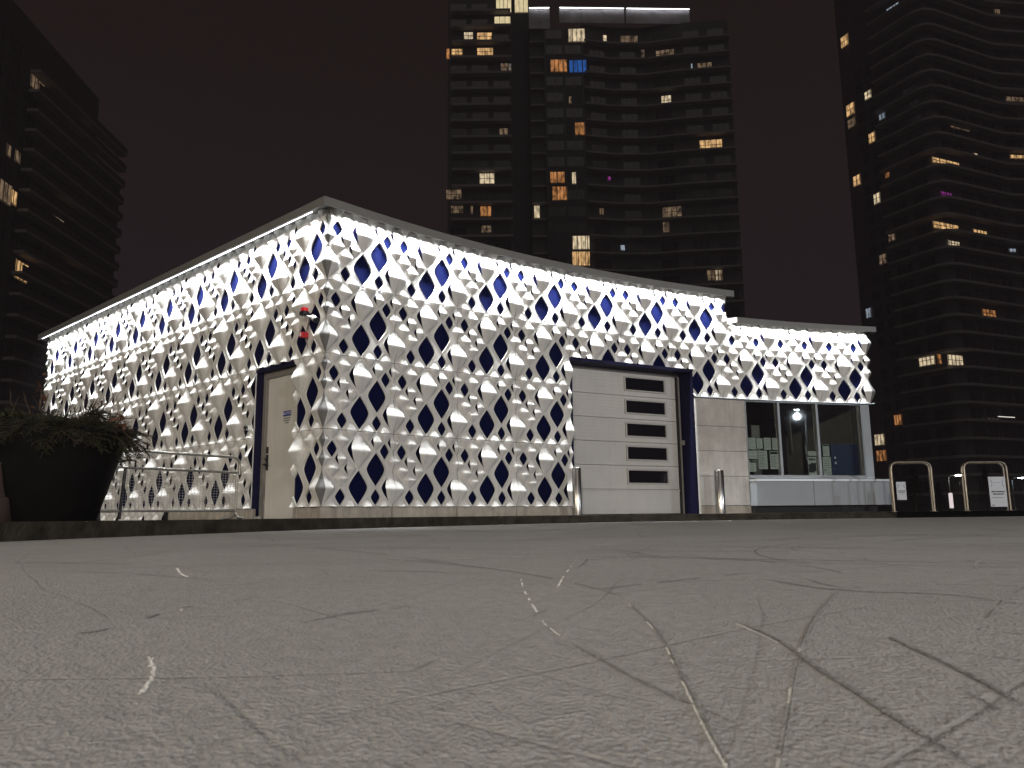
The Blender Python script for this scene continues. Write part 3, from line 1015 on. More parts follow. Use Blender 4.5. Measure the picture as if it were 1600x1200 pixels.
# paper notices taped inside the glass
def paper(px0, py0, px1, py1, label, m=PAPER, lines=6, head=False, o=-.098, logo=None):
    a0, z1 = FW.hit(px0, py0, o); a1, z0 = FW.hit(px1, py1, o)
    if z0 > z1: z0, z1 = z1, z0
    t = thing('paper_notice', FW.pt((a0 + a1) / 2, o, z0), label, 'notice', 'paper notices taped inside the kiosk window')
    m_ = MB(); FW.box(m_, a0, a1, o - .0015, o, z0, z1); m_.build('sheet', m, t)
    m_ = MB(); w, h = a1 - a0, z1 - z0
    top = .06
    if head:
        FW.box(m_, a0 + .04 * w, a1 - .04 * w, o + .0003, o + .0008, z1 - .17 * h, z1 - .03 * h); top = .24
    if logo:
        for (u0, u1, v0, v1) in logo:
            FW.box(m_, a0 + u0 * w, a0 + u1 * w, o + .0003, o + .0008, z0 + v0 * h, z0 + v1 * h)
    for i in range(lines):
        zc = z1 - (top + (.90 - top) * (i + .5) / lines) * h
        x = a0 + .1 * w
        end = a1 - random.uniform(.08, .4) * w
        while x < end:
            l_ = random.uniform(.05, .16) * w
            FW.box(m_, x, min(x + l_, end), o + .0003, o + .0007, zc - .010 * h - .001, zc + .010 * h + .001)
            x += l_ + .03 * w
    m_.build('print', INK, t)
    return t
paper(1169, 684, 1181, 702, 'pale paper notice at the upper left corner of the paper cluster, beside the stone wall', lines=5)
paper(1182, 685, 1192, 701, 'narrow paper notice second along the top row of the paper cluster', lines=5, o=-.102)
paper(1193, 684, 1205, 703, 'paper notice third along the top row of the paper cluster', lines=6)
paper(1206, 684.5, 1217, 703, 'paper notice at the end of the top row touching the aluminium mullion', lines=5, o=-.102)
paper(1170, 704, 1184, 717, 'plain paper sheet below the top row, left of the big text sheet', lines=2, o=-.102)
paper(1170.5, 720, 1182, 737, 'small paper notice with dark heading at the bottom of the cluster', lines=4, head=True)
paper(1184.5, 704, 1200, 733, 'large paper notice filled with lines of text in the cluster middle', m=PAPERW, lines=10)
paper(1202.5, 705, 1217, 733, 'large paper notice with a black title bar beside the mullion', m=PAPERW, lines=7, head=True)
paper(1262, 705, 1275.5, 712, 'small grey strip notice above the black and white poster', lines=2)
paper(1262, 714, 1277, 743, 'black and white poster with slanted dark block in the middle pane', m=PAPERW, lines=0,
      logo=[(.08, .30, .82, .93), (.34, .52, .80, .94), (.55, .72, .83, .92), (.75, .92, .82, .90), (.04, .96, .22, .62), (.30, .96, .60, .68), (.04, .70, .16, .24)])
paper(1285, 694, 1296.5, 713, 'paper notice with title line above another sheet, beside the blue locker', lines=5, head=True)
paper(1285, 714, 1300, 742, 'tall paper notice with a dark square near its foot, beside the blue locker', lines=7, logo=[(.12, .28, .22, .30)])
# lit slit seen between the panes, put in as a white-coloured strip
wa, wz1 = FW.hit(1256.5, 690, -.3)
ps = thing('lit_slit', FW.pt(wa, -.3, 1.0), 'thin white strip standing in for a lit slit in the middle pane', 'light slit')
m_ = MB()
zs_ = [FW.hit(1256, y, -.3)[1] for y in (667, 680, 690, 700, 715, 727, 742)]
wd = [.006, .014, .008, .03, .034, .012, .03]
vs = []
for i, (z, w_) in enumerate(zip(zs_, wd)):
    x = wa + .012 * i - .02
    vs += [FW.pt(x, -.3 + .01 * math.sin(i), z), FW.pt(x + w_, -.3 - .01 * math.sin(i), z)]
m_.add(vs, [(2 * i, 2 * i + 2, 2 * i + 3, 2 * i + 1) for i in range(6)], 0, True)
m_.build('strip', WHITEP, ps)

# ---- alarm strobe, floodlight and box near the corner
def LP(x, y, o=0.0):
    a, z = FL.hit(x, y, o); return a, z
a, z = LP(474.5, 488, .16)
st = MB(); FL.box(st, a - .05, a + .055, .10, .20, z - .045, z + .012)
FL.box(st, a - .02, a + .02, .0, .10, z - .03, z + .0)
st = st.build('alarm_strobe', BLACKPL_SHADE, pav)
m_ = MB(); FL.box(m_, a - .03, a + .04, .11, .19, z + .013, z + .068); m_.build('red_lens', RED, st)
a2, z2 = LP(491, 497, .15)
m_ = MB(); m_.tube([FL.pt(a + .02, .12, z - .05), FL.pt(a + .10, .14, z - .07), FL.pt(a2 - .03, .15, z2)], .012, 8); m_.build('lamp_arm', WHITEP, st)
m_ = MB(); m_.tube([FL.pt(a2 - .05, .15, z2 + .03), FL.pt(a2 - .02, .15, z2 + .01), FL.pt(a2 + .04, .15, z2 - .03)], .04, 12, radii=[.03, .042, .042]); m_.build('lamp_head', WHITEP, st)
m_ = MB(); m_.tube([FL.pt(a2 + .041, .15, z2 - .0305), FL.pt(a2 + .075, .15, z2 - .047)], .046, 12); m_.build('lamp_rim', BLACKPL_SHADE, st)
a3, z3 = LP(471.5, 523, .10)
rb = MB(); FL.box(rb, a3 - .032, a3 + .040, .01, .12, z3 - .04, z3 + .04); rb = rb.build('alarm_box', REDBOX, pav)
m_ = MB(); FL.box(m_, a3 - .012, a3 + .014, .1205, .124, z3 - .025, z3 + .03); FL.box(m_, a3 - .07, a3 - .041, .05, .10, z3 - .01, z3 + .025); m_.build('switch', WHITEP, rb)
m_ = MB(); m_.tube([FL.pt(a3 + .015, .03, z3 + .05), FL.pt(a3 + .05, .02, z3 + .2), FL.pt(a + .0, .05, z - .05)], .012, 8)
m_.tube([FL.pt(a3, .03, z3 - .05), FL.pt(a3 + .01, -.02, z3 - .22)], .010, 8); m_.build('conduit', STEELF, rb)
a4, z4 = LP(385, 668, .06)
sc = MB(); FL.box(sc, a4 - .035, a4 + .03, -.02, .05, z4 - .04, z4 + .03)
sc = sc.build('card_reader', WHITEP, pav)
m_ = MB(); m_.tube([FL.pt(a4, .05, z4 + .005), FL.pt(a4 + .02, .10, z4 - .005)], .025, 10); m_.build('reader_eye', BLACKPL_SHADE, sc)

# ------------------------------------------------------------------ bollards
def bollard(px, base_py, Y, h, r_, label):
    p = at_y(px, base_py, Y); b = (p.x, p.y, .118)
    t = thing('bollard', b, label, 'bollard', 'stainless bollards in front of the pavilion')
    MB().lathe([(r_ + .012, 0), (r_ + .012, .008), (r_, .009)], b, 32).build('base_flange', CHROME, t)
    MB().lathe([(r_, .009), (r_, h - .035), (r_ - .004, h - .03)], b, 40).build('tube', CHROME, t)
    MB().lathe([(r_ - .004, h - .03), (r_ + .002, h - .028), (r_ + .002, h - .022), (r_ * .85, h - .008), (r_ * .45, h + .004), (0.001, h + .008)], b, 40).build('cap', CHROME, t)
bollard(902.5, 801, 13.55, .815, .078, 'stainless steel bollard beside the left edge of the garage door')
bollard(1126.5, 801, 15.3, .845, .092, 'stainless steel bollard in front of the stone wall beside the kiosk window')

# ------------------------------------------------------------------ hoop rails with signs
def hoop(pxl, pxr, pyt, Y, label, dy=.30, dx=.12):
    pl, pr = at_y(pxl, 800, Y), at_y(pxr, 800, Y)
    zt = at_y((pxl + pxr) / 2 - 6, pyt, Y).z
    t = thing('hoop_rail', ((pl.x + pr.x) / 2, Y, .118), label, 'rail', 'tubular hoop rails at the rink entrance')
    for k in range(2):
        ox, oy = k * dx, k * dy
        r_ = .13
        pts = [Vector((pl.x + ox, Y + oy, .118)), Vector((pl.x + ox, Y + oy, zt - r_))]
        for q in range(1, 6):
            a = math.pi / 2 * q / 5
            pts.append(Vector((pl.x + ox + r_ - r_ * math.cos(a), Y + oy, zt - r_ + r_ * math.sin(a))))
        for q in range(0, 6):
            a = math.pi / 2 * q / 5
            pts.append(Vector((pr.x + ox - r_ + r_ * math.sin(a), Y + oy, zt - r_ + r_ * math.cos(a))))
        pts.append(Vector((pr.x + ox, Y + oy, .118)))
        MB().tube(pts, .022, 10).build('hoop_tube', BRASST, t)
        for q in (pts[0], pts[-1]):
            MB().lathe([(.06, 0), (.06, .006), (.03, .008)], (q.x, q.y, .118), 16).build('foot_flange', BRASST, t)
    return pl, pr, zt
h1 = hoop(1398, 1461, 722, 15.75, 'pair of curved steel hoop rails beside the kiosk counter with a small sign')
h2 = hoop(1513, 1580, 722, 15.95, 'pair of curved steel hoop rails holding the larger white sign')
def placard(x0, y0, x1, y1, Y, label, lean):
    p0, p1 = at_y(x0, y0, Y), at_y(x1, y1, Y)
    fr = Frame((p0.x, Y), (p1.x, Y + .02))
    z0, z1 = p1.z, p0.z
    t = thing('placard', fr.pt(fr.L / 2, 0, z0), label, 'sign', 'white placards tied to the hoop rails')
    m_ = MB(); fr.box(m_, 0, fr.L, -.006, 0, z0, z1); m_.build('board', SIGNW, t)
    m_ = MB(); w, h = fr.L, z1 - z0
    for side in (.16, .84):
        pts = []
        for q in range(7):
            a = -1 + 2 * q / 6
            pts.append(fr.pt(w * (side + (.05 if side < .5 else -.05) * (a * a - .5) * -1.5), .003, z1 - h * (.22 + a * .12)))
        m_.tube(pts, .004, 6)
    fr.box(m_, w * .3, w * .7, .0005, .0015, z1 - h * .20, z1 - h * .19)
    m_.build('arrow_print', SIGNBL, t)
    m_ = MB()
    for zc, (u0, u1), th in ((.50, (.12, .9), .022), (.58, (.2, .85), .022), (.70, (.15, .8), .008), (.95, (.06, .25), .012)):
        x = u0
        while x < u1:
            l_ = random.uniform(.05, .13)
            fr.box(m_, w * x, w * min(x + l_, u1), .0005, .0015, z1 - h * (zc + th), z1 - h * (zc - th)); x += l_ + .025
    m_.build('text_print', INK, t)
placard(1400, 753, 1418, 781, 15.70, 'small white placard with blue arcs on the hoop rail next to the counter', 0)
placard(1543.5, 745, 1576, 791.5, 15.90, 'large white placard with blue arcs and two bold lines on the hoop rail', 0)

# ------------------------------------------------------------------ crowd barrier
pr_ = at_y(371, 806, 10.9); pl_ = at_y(147, 808, 9.25)
FB = Frame((pl_.x, pl_.y), (pr_.x, pr_.y))
br = thing('crowd_barrier', FB.pt(FB.L / 2, 0, .118), 'galvanised crowd control barrier with wire mesh beside the black planter', 'barrier')
zt_, zm_, zb_ = .96, .755, .235
def rail(pts, r_, name, parent=br, m=GALV): return MB().tube(pts, r_, 8).build(name, m, parent)
c_ = []
for q in range(7):
    a = math.pi / 2 * q / 6
    c_.append(FB.pt(FB.L - .11 + .11 * math.sin(a), 0, zt_ - .11 + .11 * math.cos(a)))
d_ = []
for q in range(7):
    a = math.pi / 2 * q / 6
    d_.append(FB.pt(.11 - .11 * math.cos(a), 0, zt_ - .11 + .11 * math.sin(a)))
rail([FB.pt(0, 0, zb_)] + d_ + c_ + [FB.pt(FB.L, 0, zm_ - .03)], .019, 'top_rail')
rail([FB.pt(.02, 0, zm_), FB.pt(FB.L - .03, 0, zm_)], .017, 'mid_rail')
rail([FB.pt(.0, 0, zb_), FB.pt(FB.L - .03, 0, zb_)], .015, 'bottom_rail')
rail([FB.pt(FB.L - .035, 0, zm_ + .02), FB.pt(FB.L - .035, 0, zb_ - .03)], .018, 'end_post')
rail([FB.pt(.34, .0, zm_), FB.pt(.30, .0, .135)], .020, 'upright', m=BLACKPL_SHADE)  # left-hand steel posts and hooks coloured black for their backlit shade
rail([FB.pt(.06, .0, .60), FB.pt(.05, .0, .135)], .018, 'upright', m=BLACKPL_SHADE)
rail([FB.pt(.22, .03, zm_ + .05), FB.pt(.34, .05, zm_ + .085), FB.pt(.43, .05, zm_ + .075), FB.pt(.45, .02, zm_ + .01)], .012, 'hook', m=BLACKPL_SHADE)
rail([FB.pt(-.05, .04, .40), FB.pt(.02, .03, .50), FB.pt(.14, .02, .585)], .018, 'hook', m=BLACKPL_SHADE)
for a in (-.02, FB.L - .035):
    for s_ in (-1, 1):
        rail([FB.pt(a, 0, zb_ - .02), FB.pt(a - .005 * s_, .03 * s_, .17), FB.pt(a - .02, .09 * s_, .14), FB.pt(a - .04, .22 * s_, .135)], .017, 'foot', m=GALV if a > 0 else BLACKPL_SHADE)  # left feet are the same steel, their shadow put into the black colour
nwx, nwz = 46, 15
for i in range(nwx):
    a = .03 + (FB.L - .08) * i / (nwx - 1)
    MB().tube([FB.pt(a, 0, zb_), FB.pt(a, 0, zm_)], .0022, 4, caps=False).build('mesh_wire', GALV, br)
for i in range(nwz):
    z = zb_ + (zm_ - zb_) * (i + .5) / nwz
    MB().tube([FB.pt(.03, .004, z), FB.pt(FB.L - .04, .004, z)], .0022, 4, caps=False).build('mesh_wire', GALV, br)

# ------------------------------------------------------------------ black planter with winter greens
PY = 7.1
pc = at_y(76, 812, PY); PC = Vector((pc.x, PY, .118))
plt = thing('planter', PC, 'large black tapered planter full of winter greens at the rink edge', 'planter')
rb_, rt_, ph = .375, .60, .80
MB().lathe([(.02, 0), (rb_ - .02, 0), (rb_, .015), (rt_ - .006, ph - .03), (rt_, ph - .012), (rt_ - .01, ph), (rt_ - .045, ph), (rt_ - .055, ph - .10)], PC, 56).build('pot', BLACKP, plt)
MB().lathe([(.0, ph - .08), (rt_ - .054, ph - .09)], PC, 40).build('soil', SOIL, plt)

def bough_mesh(kind, seed, L_=.55):
    rnd = random.Random(seed)
    mb = MB()
    pts = []
    x = z = 0
    for i in range(9):
        t = i / 8
        pts.append(Vector((L_ * t, .05 * math.sin(3 * t + seed), .20 * t - .40 * t * t)))
    mb.tube(pts, .005, 5, 1, radii=[.007 * (1 - .8 * i / 8) + .0015 for i in range(9)])
    for i in range(1, 9):
        for sd in (-1, 1):
            for rep in range(2):
                base = pts[i] - (pts[i] - pts[i - 1]) * rnd.random()
                l2 = (.24 * (1 - .65 * i / 8) + .05) * rnd.uniform(.7, 1.15)
                ang = sd * rnd.uniform(.5, 1.05)
                d = Vector((math.cos(ang), math.sin(ang), rnd.uniform(-.45, .35)))
                tw = [base + d * l2 * q / 4 + Vector((0, 0, -.05 * (q / 4) ** 2)) for q in range(5)]
                mb.tube(tw, .002, 4, 1, caps=False)
                nn = 24 if kind == 'fir' else 16
                for q in range(nn):
                    t = (q + rnd.random()) / nn
                    bp = base + d * l2 * t + Vector((0, 0, -.05 * t * t))
                    if kind == 'fir':
                        nd = (d + Vector((rnd.uniform(-1, 1), rnd.uniform(-1, 1), rnd.uniform(-.6, 1))) * .85).normalized()
                        ln, wd_ = rnd.uniform(.018, .034), .0022
                    else:
                        nd = (d + Vector((-d.y, d.x, 0)) * rnd.choice((-1, 1)) * .8 + Vector((0, 0, rnd.uniform(-.4, .1)))).normalized()
                        ln, wd_ = rnd.uniform(.03, .055), .006
                    sdv = nd.cross(Vector((rnd.uniform(-1, 1), rnd.uniform(-1, 1), 1))).normalized() * wd_
                    mb.add([bp - sdv, bp + sdv, bp + nd * ln * .6 + sdv * .8, bp + nd * ln], [(0, 1, 2), (0, 2, 3)])
    return mb
BM = {}
for nm, m, kind in (('fir', FIR, 'fir'), ('cedar', FIR2, 'cedar'), ('bluefir', FIR3, 'fir')):
    BM[nm] = [bough_mesh(kind, s + 10 * len(nm)).mesh('bough', [m, TWIG]) for s in range(3)]
gr_base = PC + Vector((0, 0, ph - .05))
greens = thing('winter_greens', gr_base, 'mixed fir and cedar boughs with bare twigs filling the black planter', 'plant')
rnd = random.Random(3)
nb = 230
for i in range(nb):
    a = 2 * math.pi * i / nb + rnd.uniform(-.2, .2)
    rr_ = rnd.uniform(.05, .50)
    kind = rnd.choice(['fir', 'fir', 'bluefir', 'cedar', 'cedar'])
    p = gr_base + Vector((math.cos(a) * rr_, math.sin(a) * rr_, rnd.uniform(0, .05)))
    tilt = rnd.uniform(-.85, .05) if rr_ < .3 else rnd.uniform(-.5, .45)
    sc_ = rnd.uniform(.42, .66)
    m4 = Matrix.Translation(p) @ Matrix.Rotation(a + rnd.uniform(-.4, .4), 4, 'Z') @ Matrix.Rotation(tilt, 4, 'Y') @ Matrix.Rotation(rnd.uniform(-.6, .6), 4, 'X') @ Matrix.Scale(sc_, 4)
    link('bough', BM[kind][rnd.randrange(3)], greens, m4)
for i in range(26):
    a = rnd.uniform(-1.2, 1.6) if i < 16 else rnd.uniform(0, 6.3)
    rr_ = rnd.uniform(.1, .45)
    p = gr_base + Vector((math.cos(a) * rr_, math.sin(a) * rr_ * .8, .02))
    out = Vector((math.cos(a) * rnd.uniform(.1, .6), math.sin(a) * .2, rnd.uniform(.7, 1.0)))
    l_ = rnd.uniform(.28, .52)
    pts = [p + out * l_ * t / 5 + Vector((rnd.uniform(-.02, .02), rnd.uniform(-.02, .02), 0)) * (t > 0) for t in range(6)]
    mb = MB().tube(pts, .003, 5, radii=[.0045, .004, .0035, .003, .002, .001])
    for q in (2, 3, 4):
        dd = (out + Vector((rnd.uniform(-1, 1), rnd.uniform(-1, 1), .2)) * .7) * l_ * .35
        mb.tube([pts[q], pts[q] + dd * .5, pts[q] + dd + Vector((0, 0, -.02))], .0015, 4, radii=[.0022, .0016, .0008])
    mb.build('twig', TWIG, greens)
def leaf_mesh(seed):
    rn = random.Random(seed); mb = MB(); vs = []; n = 7
    for i in range(n):
        t = i / (n - 1); w_ = .034 * math.sin(math.pi * min(.98, t * .9 + .08))
        z_ = .03 * math.sin(3 * t + seed)
        vs += [(t * .12, -w_, z_ + w_ * .6), (t * .12, 0, z_), (t * .12, w_, z_ + w_ * .6)]
    fs = []
    for i in range(n - 1):
        fs += [(3 * i, 3 * i + 3, 3 * i + 4, 3 * i + 1), (3 * i + 1, 3 * i + 4, 3 * i + 5, 3 * i + 2)]
    return mb.add(vs, fs, 0, True).mesh('dry_leaf', DRYLEAF)
LM = [leaf_mesh(s) for s in range(3)]
for i in range(22):
    if i < 14:
        q = at_y(rnd.gauss(186, 7), rnd.gauss(664, 8), PY + rnd.uniform(-.1, .1))
    elif i < 19:
        q = at_y(rnd.gauss(64, 5), rnd.gauss(612, 9), PY + rnd.uniform(-.1, .1))
    else:
        q = at_y(rnd.uniform(20, 170), rnd.uniform(625, 670), PY - .2)
    m4 = Matrix.Translation(q) @ Matrix.Rotation(rnd.uniform(0, 6.3), 4, 'Z') @ Matrix.Rotation(rnd.uniform(-1.2, 1.2), 4, 'Y') @ Matrix.Rotation(rnd.uniform(-1, 1), 4, 'X') @ Matrix.Scale(rnd.uniform(.35, .65), 4)
    link('dry_leaf', LM[i % 3], greens, m4)
for (x0, y0, x1, y1) in ((62, 640, 64, 606), (66, 640, 76, 615), (170, 662, 192, 690), (150, 640, 170, 628), (178, 668, 205, 686), (176, 664, 200, 668)):
    p, q = at_y(x0, y0, PY), at_y(x1, y1, PY)
    MB().tube([p, (p + q) / 2 + Vector((.01, 0, .012)), q], .006, 6, radii=[.007, .006, .003]).build('twig', TWIG, greens)

# rusty pot at the frame's edge
rp = at_y(-28, 815, 6.7); RP = Vector((rp.x, 6.7, .118))
pot = thing('clay_planter', RP, 'reddish brown weathered planter standing beside the black planter', 'planter')
MB().lathe([(.02, 0), (.20, 0), (.225, .01), (.215, .2), (.212, .206), (.20, .212)], RP, 32).build('pot_base', RUST, pot)
MB().lathe([(.185, .213), (.175, .3), (.19, .48), (.20, .50), (.17, .50), (.16, .42)], RP, 32).build('pot_body', RUST, pot)

# ------------------------------------------------------------------ skate marks: snow ridges and cut grooves on the ice
def mark(px, w0, kind, h=.003, gaps=0.0, seed=0, world=False):
    rn = random.Random(seed)
    ctrl = list(px) if world else [at_z(x, y, 0).xy for x, y in px]
    pts = []
    n = len(ctrl)
    for i in range(n - 1):
        p0, p1, p2, p3 = ctrl[max(i - 1, 0)], ctrl[i], ctrl[i + 1], ctrl[min(i + 2, n - 1)]
        k = max(6, int((p2 - p1).length / .012)); k = min(k, 90)
        for j in range(k):
            t = j / k
            pts.append(.5 * ((2 * p1) + (p2 - p0) * t + (2 * p0 - 5 * p1 + 4 * p2 - p3) * t * t + (3 * p1 - p0 - 3 * p2 + p3) * t ** 3))
    pts.append(ctrl[-1])
    mb = MB(); N = len(pts)
    vs, fs = [], []
    ok = []
    wv = 1.0
    g = 1
    for i, p in enumerate(pts):
        a, b = pts[max(i - 1, 0)], pts[min(i + 1, N - 1)]
        t = (b - a).normalized(); q = Vector((-t.y, t.x))
        wv = max(.6, min(1.3, wv + rn.uniform(-.12, .12)))
        end = min(1, i / 6 + .15, (N - 1 - i) / 6 + .15)
        if gaps and rn.random() < gaps: g = 1 - g
        w_ = w0 * wv * end * .5 * (.5 * rn.uniform(.7, 1.2) if kind == 'g' else .8)
        hh = h * wv * end * rn.uniform(.5, 1.2)
        vs += [(p.x + q.x * w_, p.y + q.y * w_, .0012), (p.x + q.x * rn.uniform(-.3, .3) * w_, p.y + q.y * rn.uniform(-.3, .3) * w_, .0014 + hh), (p.x - q.x * w_, p.y - q.y * w_, .0012)]
        ok.append(g)
    for i in range(N - 1):
        if ok[i] and ok[i + 1]:
            fs += [(3 * i, 3 * i + 3, 3 * i + 4, 3 * i + 1), (3 * i + 1, 3 * i + 4, 3 * i + 5, 3 * i + 2)]
    if kind == 's':
        fs = []
        mb = MB()
        for i in range(N - 1):
            if not (ok[i] and ok[i + 1]): continue
            a, b = pts[i], pts[i + 1]; t = (b - a); l_ = t.length
            if l_ < 1e-6: continue
            t = t / l_; q = Vector((-t.y, t.x))
            for c_ in range(max(2, int(l_ / (w0 * .13)))):
                p = a + t * rn.uniform(0, l_) + q * rn.gauss(0, w0 * .12)
                r_ = w0 * rn.uniform(.05, .15)
                k0 = rn.uniform(0, 6.3)
                vv = [(p.x + r_ * 1.3 * math.cos(k0 + 2.1 * k) , p.y + r_ * math.sin(k0 + 2.1 * k), .0005) for k in range(3)] + [(p.x, p.y, .001 + r_ * rn.uniform(.5, 1.1))]
                mb.add(vv, [(0, 1, 3), (1, 2, 3), (2, 0, 3)])
                fs.append(1)
    else:
        mb.add(vs, fs, 0, True)
    if fs:
        mb.build('skate_mark', SNOWL if kind == 's' else GROOVE, ICEO)
S1 = [(985, 945), (1030, 990), (1060, 1045), (1087, 1100), (1112, 1150), (1142, 1202)]
S2 = [(1308, 925), (1274, 965), (1250, 1015), (1238, 1065), (1229, 1120), (1214, 1202)]
S3 = [(1150, 975), (1215, 1005), (1270, 1045), (1340, 1090), (1400, 1130), (1515, 1202)]
S4 = [(820, 940), (850, 975), (890, 1005), (940, 1032), (1000, 1065), (1110, 1115), (1300, 1202)]
S5 = [(233, 1028), (239, 1055), (217, 1088), (182, 1112), (145, 1131)]
off = lambda c, dx, dy=0: [(x + dx * (.35 + (y - 900) / 300), y + dy) for x, y in c]
mark(S1, .0060, 'g', .0004, 0, 1); mark(off(S1, -5), .0040, 's', .0024, .10, 2)
mark(S2[:3], .005, 'g', .0004, 0, 3); mark(S2[2:], .0046, 's', .0024, .10, 31); mark(off(S2[2:], 4), .0030, 'g', .0003, 0, 33)
mark(off(S3, 6, -2), .0075, 'g', .0004, 0, 5); mark(S3[:4], .0035, 's', .002, .12, 6)
mark(S4[2:], .0065, 'g', .0004, .03, 7); mark(S4[1:4], .004, 's', .002, .15, 8)
mark(S5, .0085, 's', .0022, .05, 9)
mark([(1355, 980), (1430, 1015), (1520, 1058), (1602, 1105)], .009, 'g', .0004, .05, 10)
mark([(1500, 1078), (1560, 1110), (1602, 1140)], .008, 'g', .0004, .1, 11)
mark([(640, 1052), (720, 1015), (790, 985), (880, 940)], .008, 'g', .0004, .08, 12)
mark([(282, 955), (300, 942), (320, 930)], .006, 's', .002, .06, 13)
mark([(277, 889), (283, 897), (293, 902)], .012, 's', .003, .0, 14)
mark([(335, 988), (352, 976)], .006, 's', .002, .2, 15)
mark([(812, 900), (820, 925), (850, 975)], .006, 's', .0015, .25, 16)
mark([(1205, 907), (1270, 918), (1350, 925), (1480, 930), (1600, 945)], .014, 'g', .0004, .06, 17)
mark([(1260, 905), (1300, 916), (1345, 921)], .010, 'g', .0004, .1, 18)
mark([(1345, 868), (1360, 880), (1370, 888)], .012, 'g', .0004, .1, 19)
mark([(470, 975), (540, 960), (610, 952), (660, 945)], .010, 'g', .0004, .12, 20)
mark([(800, 886), (880, 880), (960, 872), (1090, 866)], .012, 'g', .0004, .2, 21)
mark([(860, 930), (990, 915), (1080, 905), (1180, 895)], .009, 'g', .0004, .15, 22)
mark([(1520, 985), (1560, 988), (1602, 992)], .010, 'g', .0004, .1, 23)
mark([(905, 870), (885, 895), (870, 920)], .007, 's', .0015, .3, 24)
mark([(1640, 900), (1575, 935), (1530, 985), (1505, 1030)], .007, 'g', .0004, .2, 25)
mark([(40, 1000), (160, 985), (290, 950), (400, 935)], .012, 'g', .0004, .2, 26)
rn = random.Random(21)
for i in range(95):
    q0 = Vector((rn.uniform(-2.2, 3.2), rn.uniform(.35, 1) ** 2 * 9))
    ang = rn.choice([rn.gauss(.35, .35), rn.gauss(-.45, .35), rn.gauss(1.3, .4)])
    l_ = rn.uniform(.4, 1.5) * (.5 + q0.y * .28)
    cv = rn.uniform(-.5, .5)
    c3 = []
    for t in range(6):
        c3.append(q0 + Vector((math.cos(ang + cv * t / 5), math.sin(ang + cv * t / 5))) * l_ * t / 5)
    kk = 's' if rn.random() < .30 and l_ < .7 else 'g'
    mark(c3, rn.uniform(.0016, .0034) * (1 + q0.y * .10), kk, .0014 if kk == 's' else .0003, .16 if kk == 's' else .07, 100 + i, world=True)

# faint hairline scratches all over the ice, too many to count
fm = MB(); rn = random.Random(77)
for i in range(520):
    fam = rn.random()
    q0 = Vector((rn.uniform(-2.6, 6.5), rn.uniform(.3, 1) ** 1.6 * 12))
    ang = rn.gauss(.30, .3) if fam < .45 else (rn.gauss(-.55, .3) if fam < .8 else rn.gauss(1.35, .35))
    l_ = rn.uniform(.3, 1.8) * (.4 + q0.y * .25); cv = rn.gauss(0, .25)
    w_ = rn.uniform(.0010, .0026) * (1 + .38 * q0.y)
    prev = None; m_i = 0 if rn.random() < .72 else 1
    for t in range(13):
        aa = ang + cv * t / 12
        p = q0 + Vector((math.cos(aa), math.sin(aa))) * l_ * t / 12
        nn = Vector((-math.sin(aa), math.cos(aa))) * w_ * (.3 + .7 * math.sin(math.pi * t / 12)) * rn.uniform(.6, 1.2)
        if prev is not None and rn.random() < .88:
            fm.add([(*(prev[0] - prev[1]), .0007), (*(p - nn), .0007), (*(p + nn), .0007), (*(prev[0] + prev[1]), .0007)], [(0, 1, 2, 3)], m_i)
        prev = (p, nn)
fine = fm.build('hairline_scratches', [HAIR, SNOWF], ICEO)
fine['kind'] = 'stuff'

# ------------------------------------------------------------------ towers
WARM = [emit_mat('warm_room_light', (1.0, .60, .26), .62, .6), emit_mat('pale_room_light', (1.0, .80, .52), .62, .5), emit_mat('amber_room_light', (1.0, .42, .14), .34, .7),
        emit_mat('cool_room_light', (.72, .85, 1.0), .34, .5), emit_mat('blue_room_light', (.05, .22, .80), .34, .4), emit_mat('dim_room_light', (1.0, .68, .42), .12, .8),
        emit_mat('bright_room_light', (1.0, .82, .48), .75, .15), emit_mat('magenta_room_light', (.8, .1, .7), .25, .6)]
def dark_window_mesh(w, h, n):
    mb = MB()
    mb.box(0, w, .02, .06, 0, h, 0)
    t = .06
    mb.box(0, w, -.03, .019, 0, t, 1); mb.box(0, w, -.03, .019, h - t, h, 1)
    for i in range(n + 1):
        x = i * (w - t) / n
        mb.box(x, x + t, -.03, .019, t + .001, h - t - .001, 1)
    return mb.mesh('window', [TGLASS, TFRAME])
DW = dark_window_mesh(3.3, 2.1, 3)
DWS = dark_window_mesh(1.7, 1.9, 2)
def lit_window(parent, fr, x0, y0, x1, y1, m, nx, nz, o=.03):
    a0, z1 = fr.hit(x0, y0, o); a1, z0 = fr.hit(x1, y1, o)
    # perspective: take the height at the window's left and right as one rectangle
    zc = (z0 + z1) / 2
    za = fr.hit((x0 + x1) / 2, y0, o)[1]; zb2 = fr.hit((x0 + x1) / 2, y1, o)[1]
    z0, z1 = min(za, zb2), max(za, zb2)
    if a1 < a0: a0, a1 = a1, a0
    w = MB(); t = .09
    for i in range(nx + 1):
        x = a0 + (a1 - a0 - t) * i / nx
        fr.box(w, x, x + t, o + .02, o + .09, z0, z1)
    for i in range(nz + 1):
        z = z0 + (z1 - z0 - t) * i / nz
        fr.box(w, a0 - .002, a1 + .002, o + .025, o + .085, z, z + t)
    w = w.build('lit_window', TFRAME, parent)
    p = MB(); fr.box(p, a0, a1, o - .02, o + .01, z0, z1); p.build('pane', m, w)
    return (a0, a1, z0, z1)
def overlaps(boxes, a0, a1, z0, z1):
    return any(a0 < b1 and a1 > b0 and z0 < d1 and z1 > d0 for b0, b1, d0, d1 in boxes)
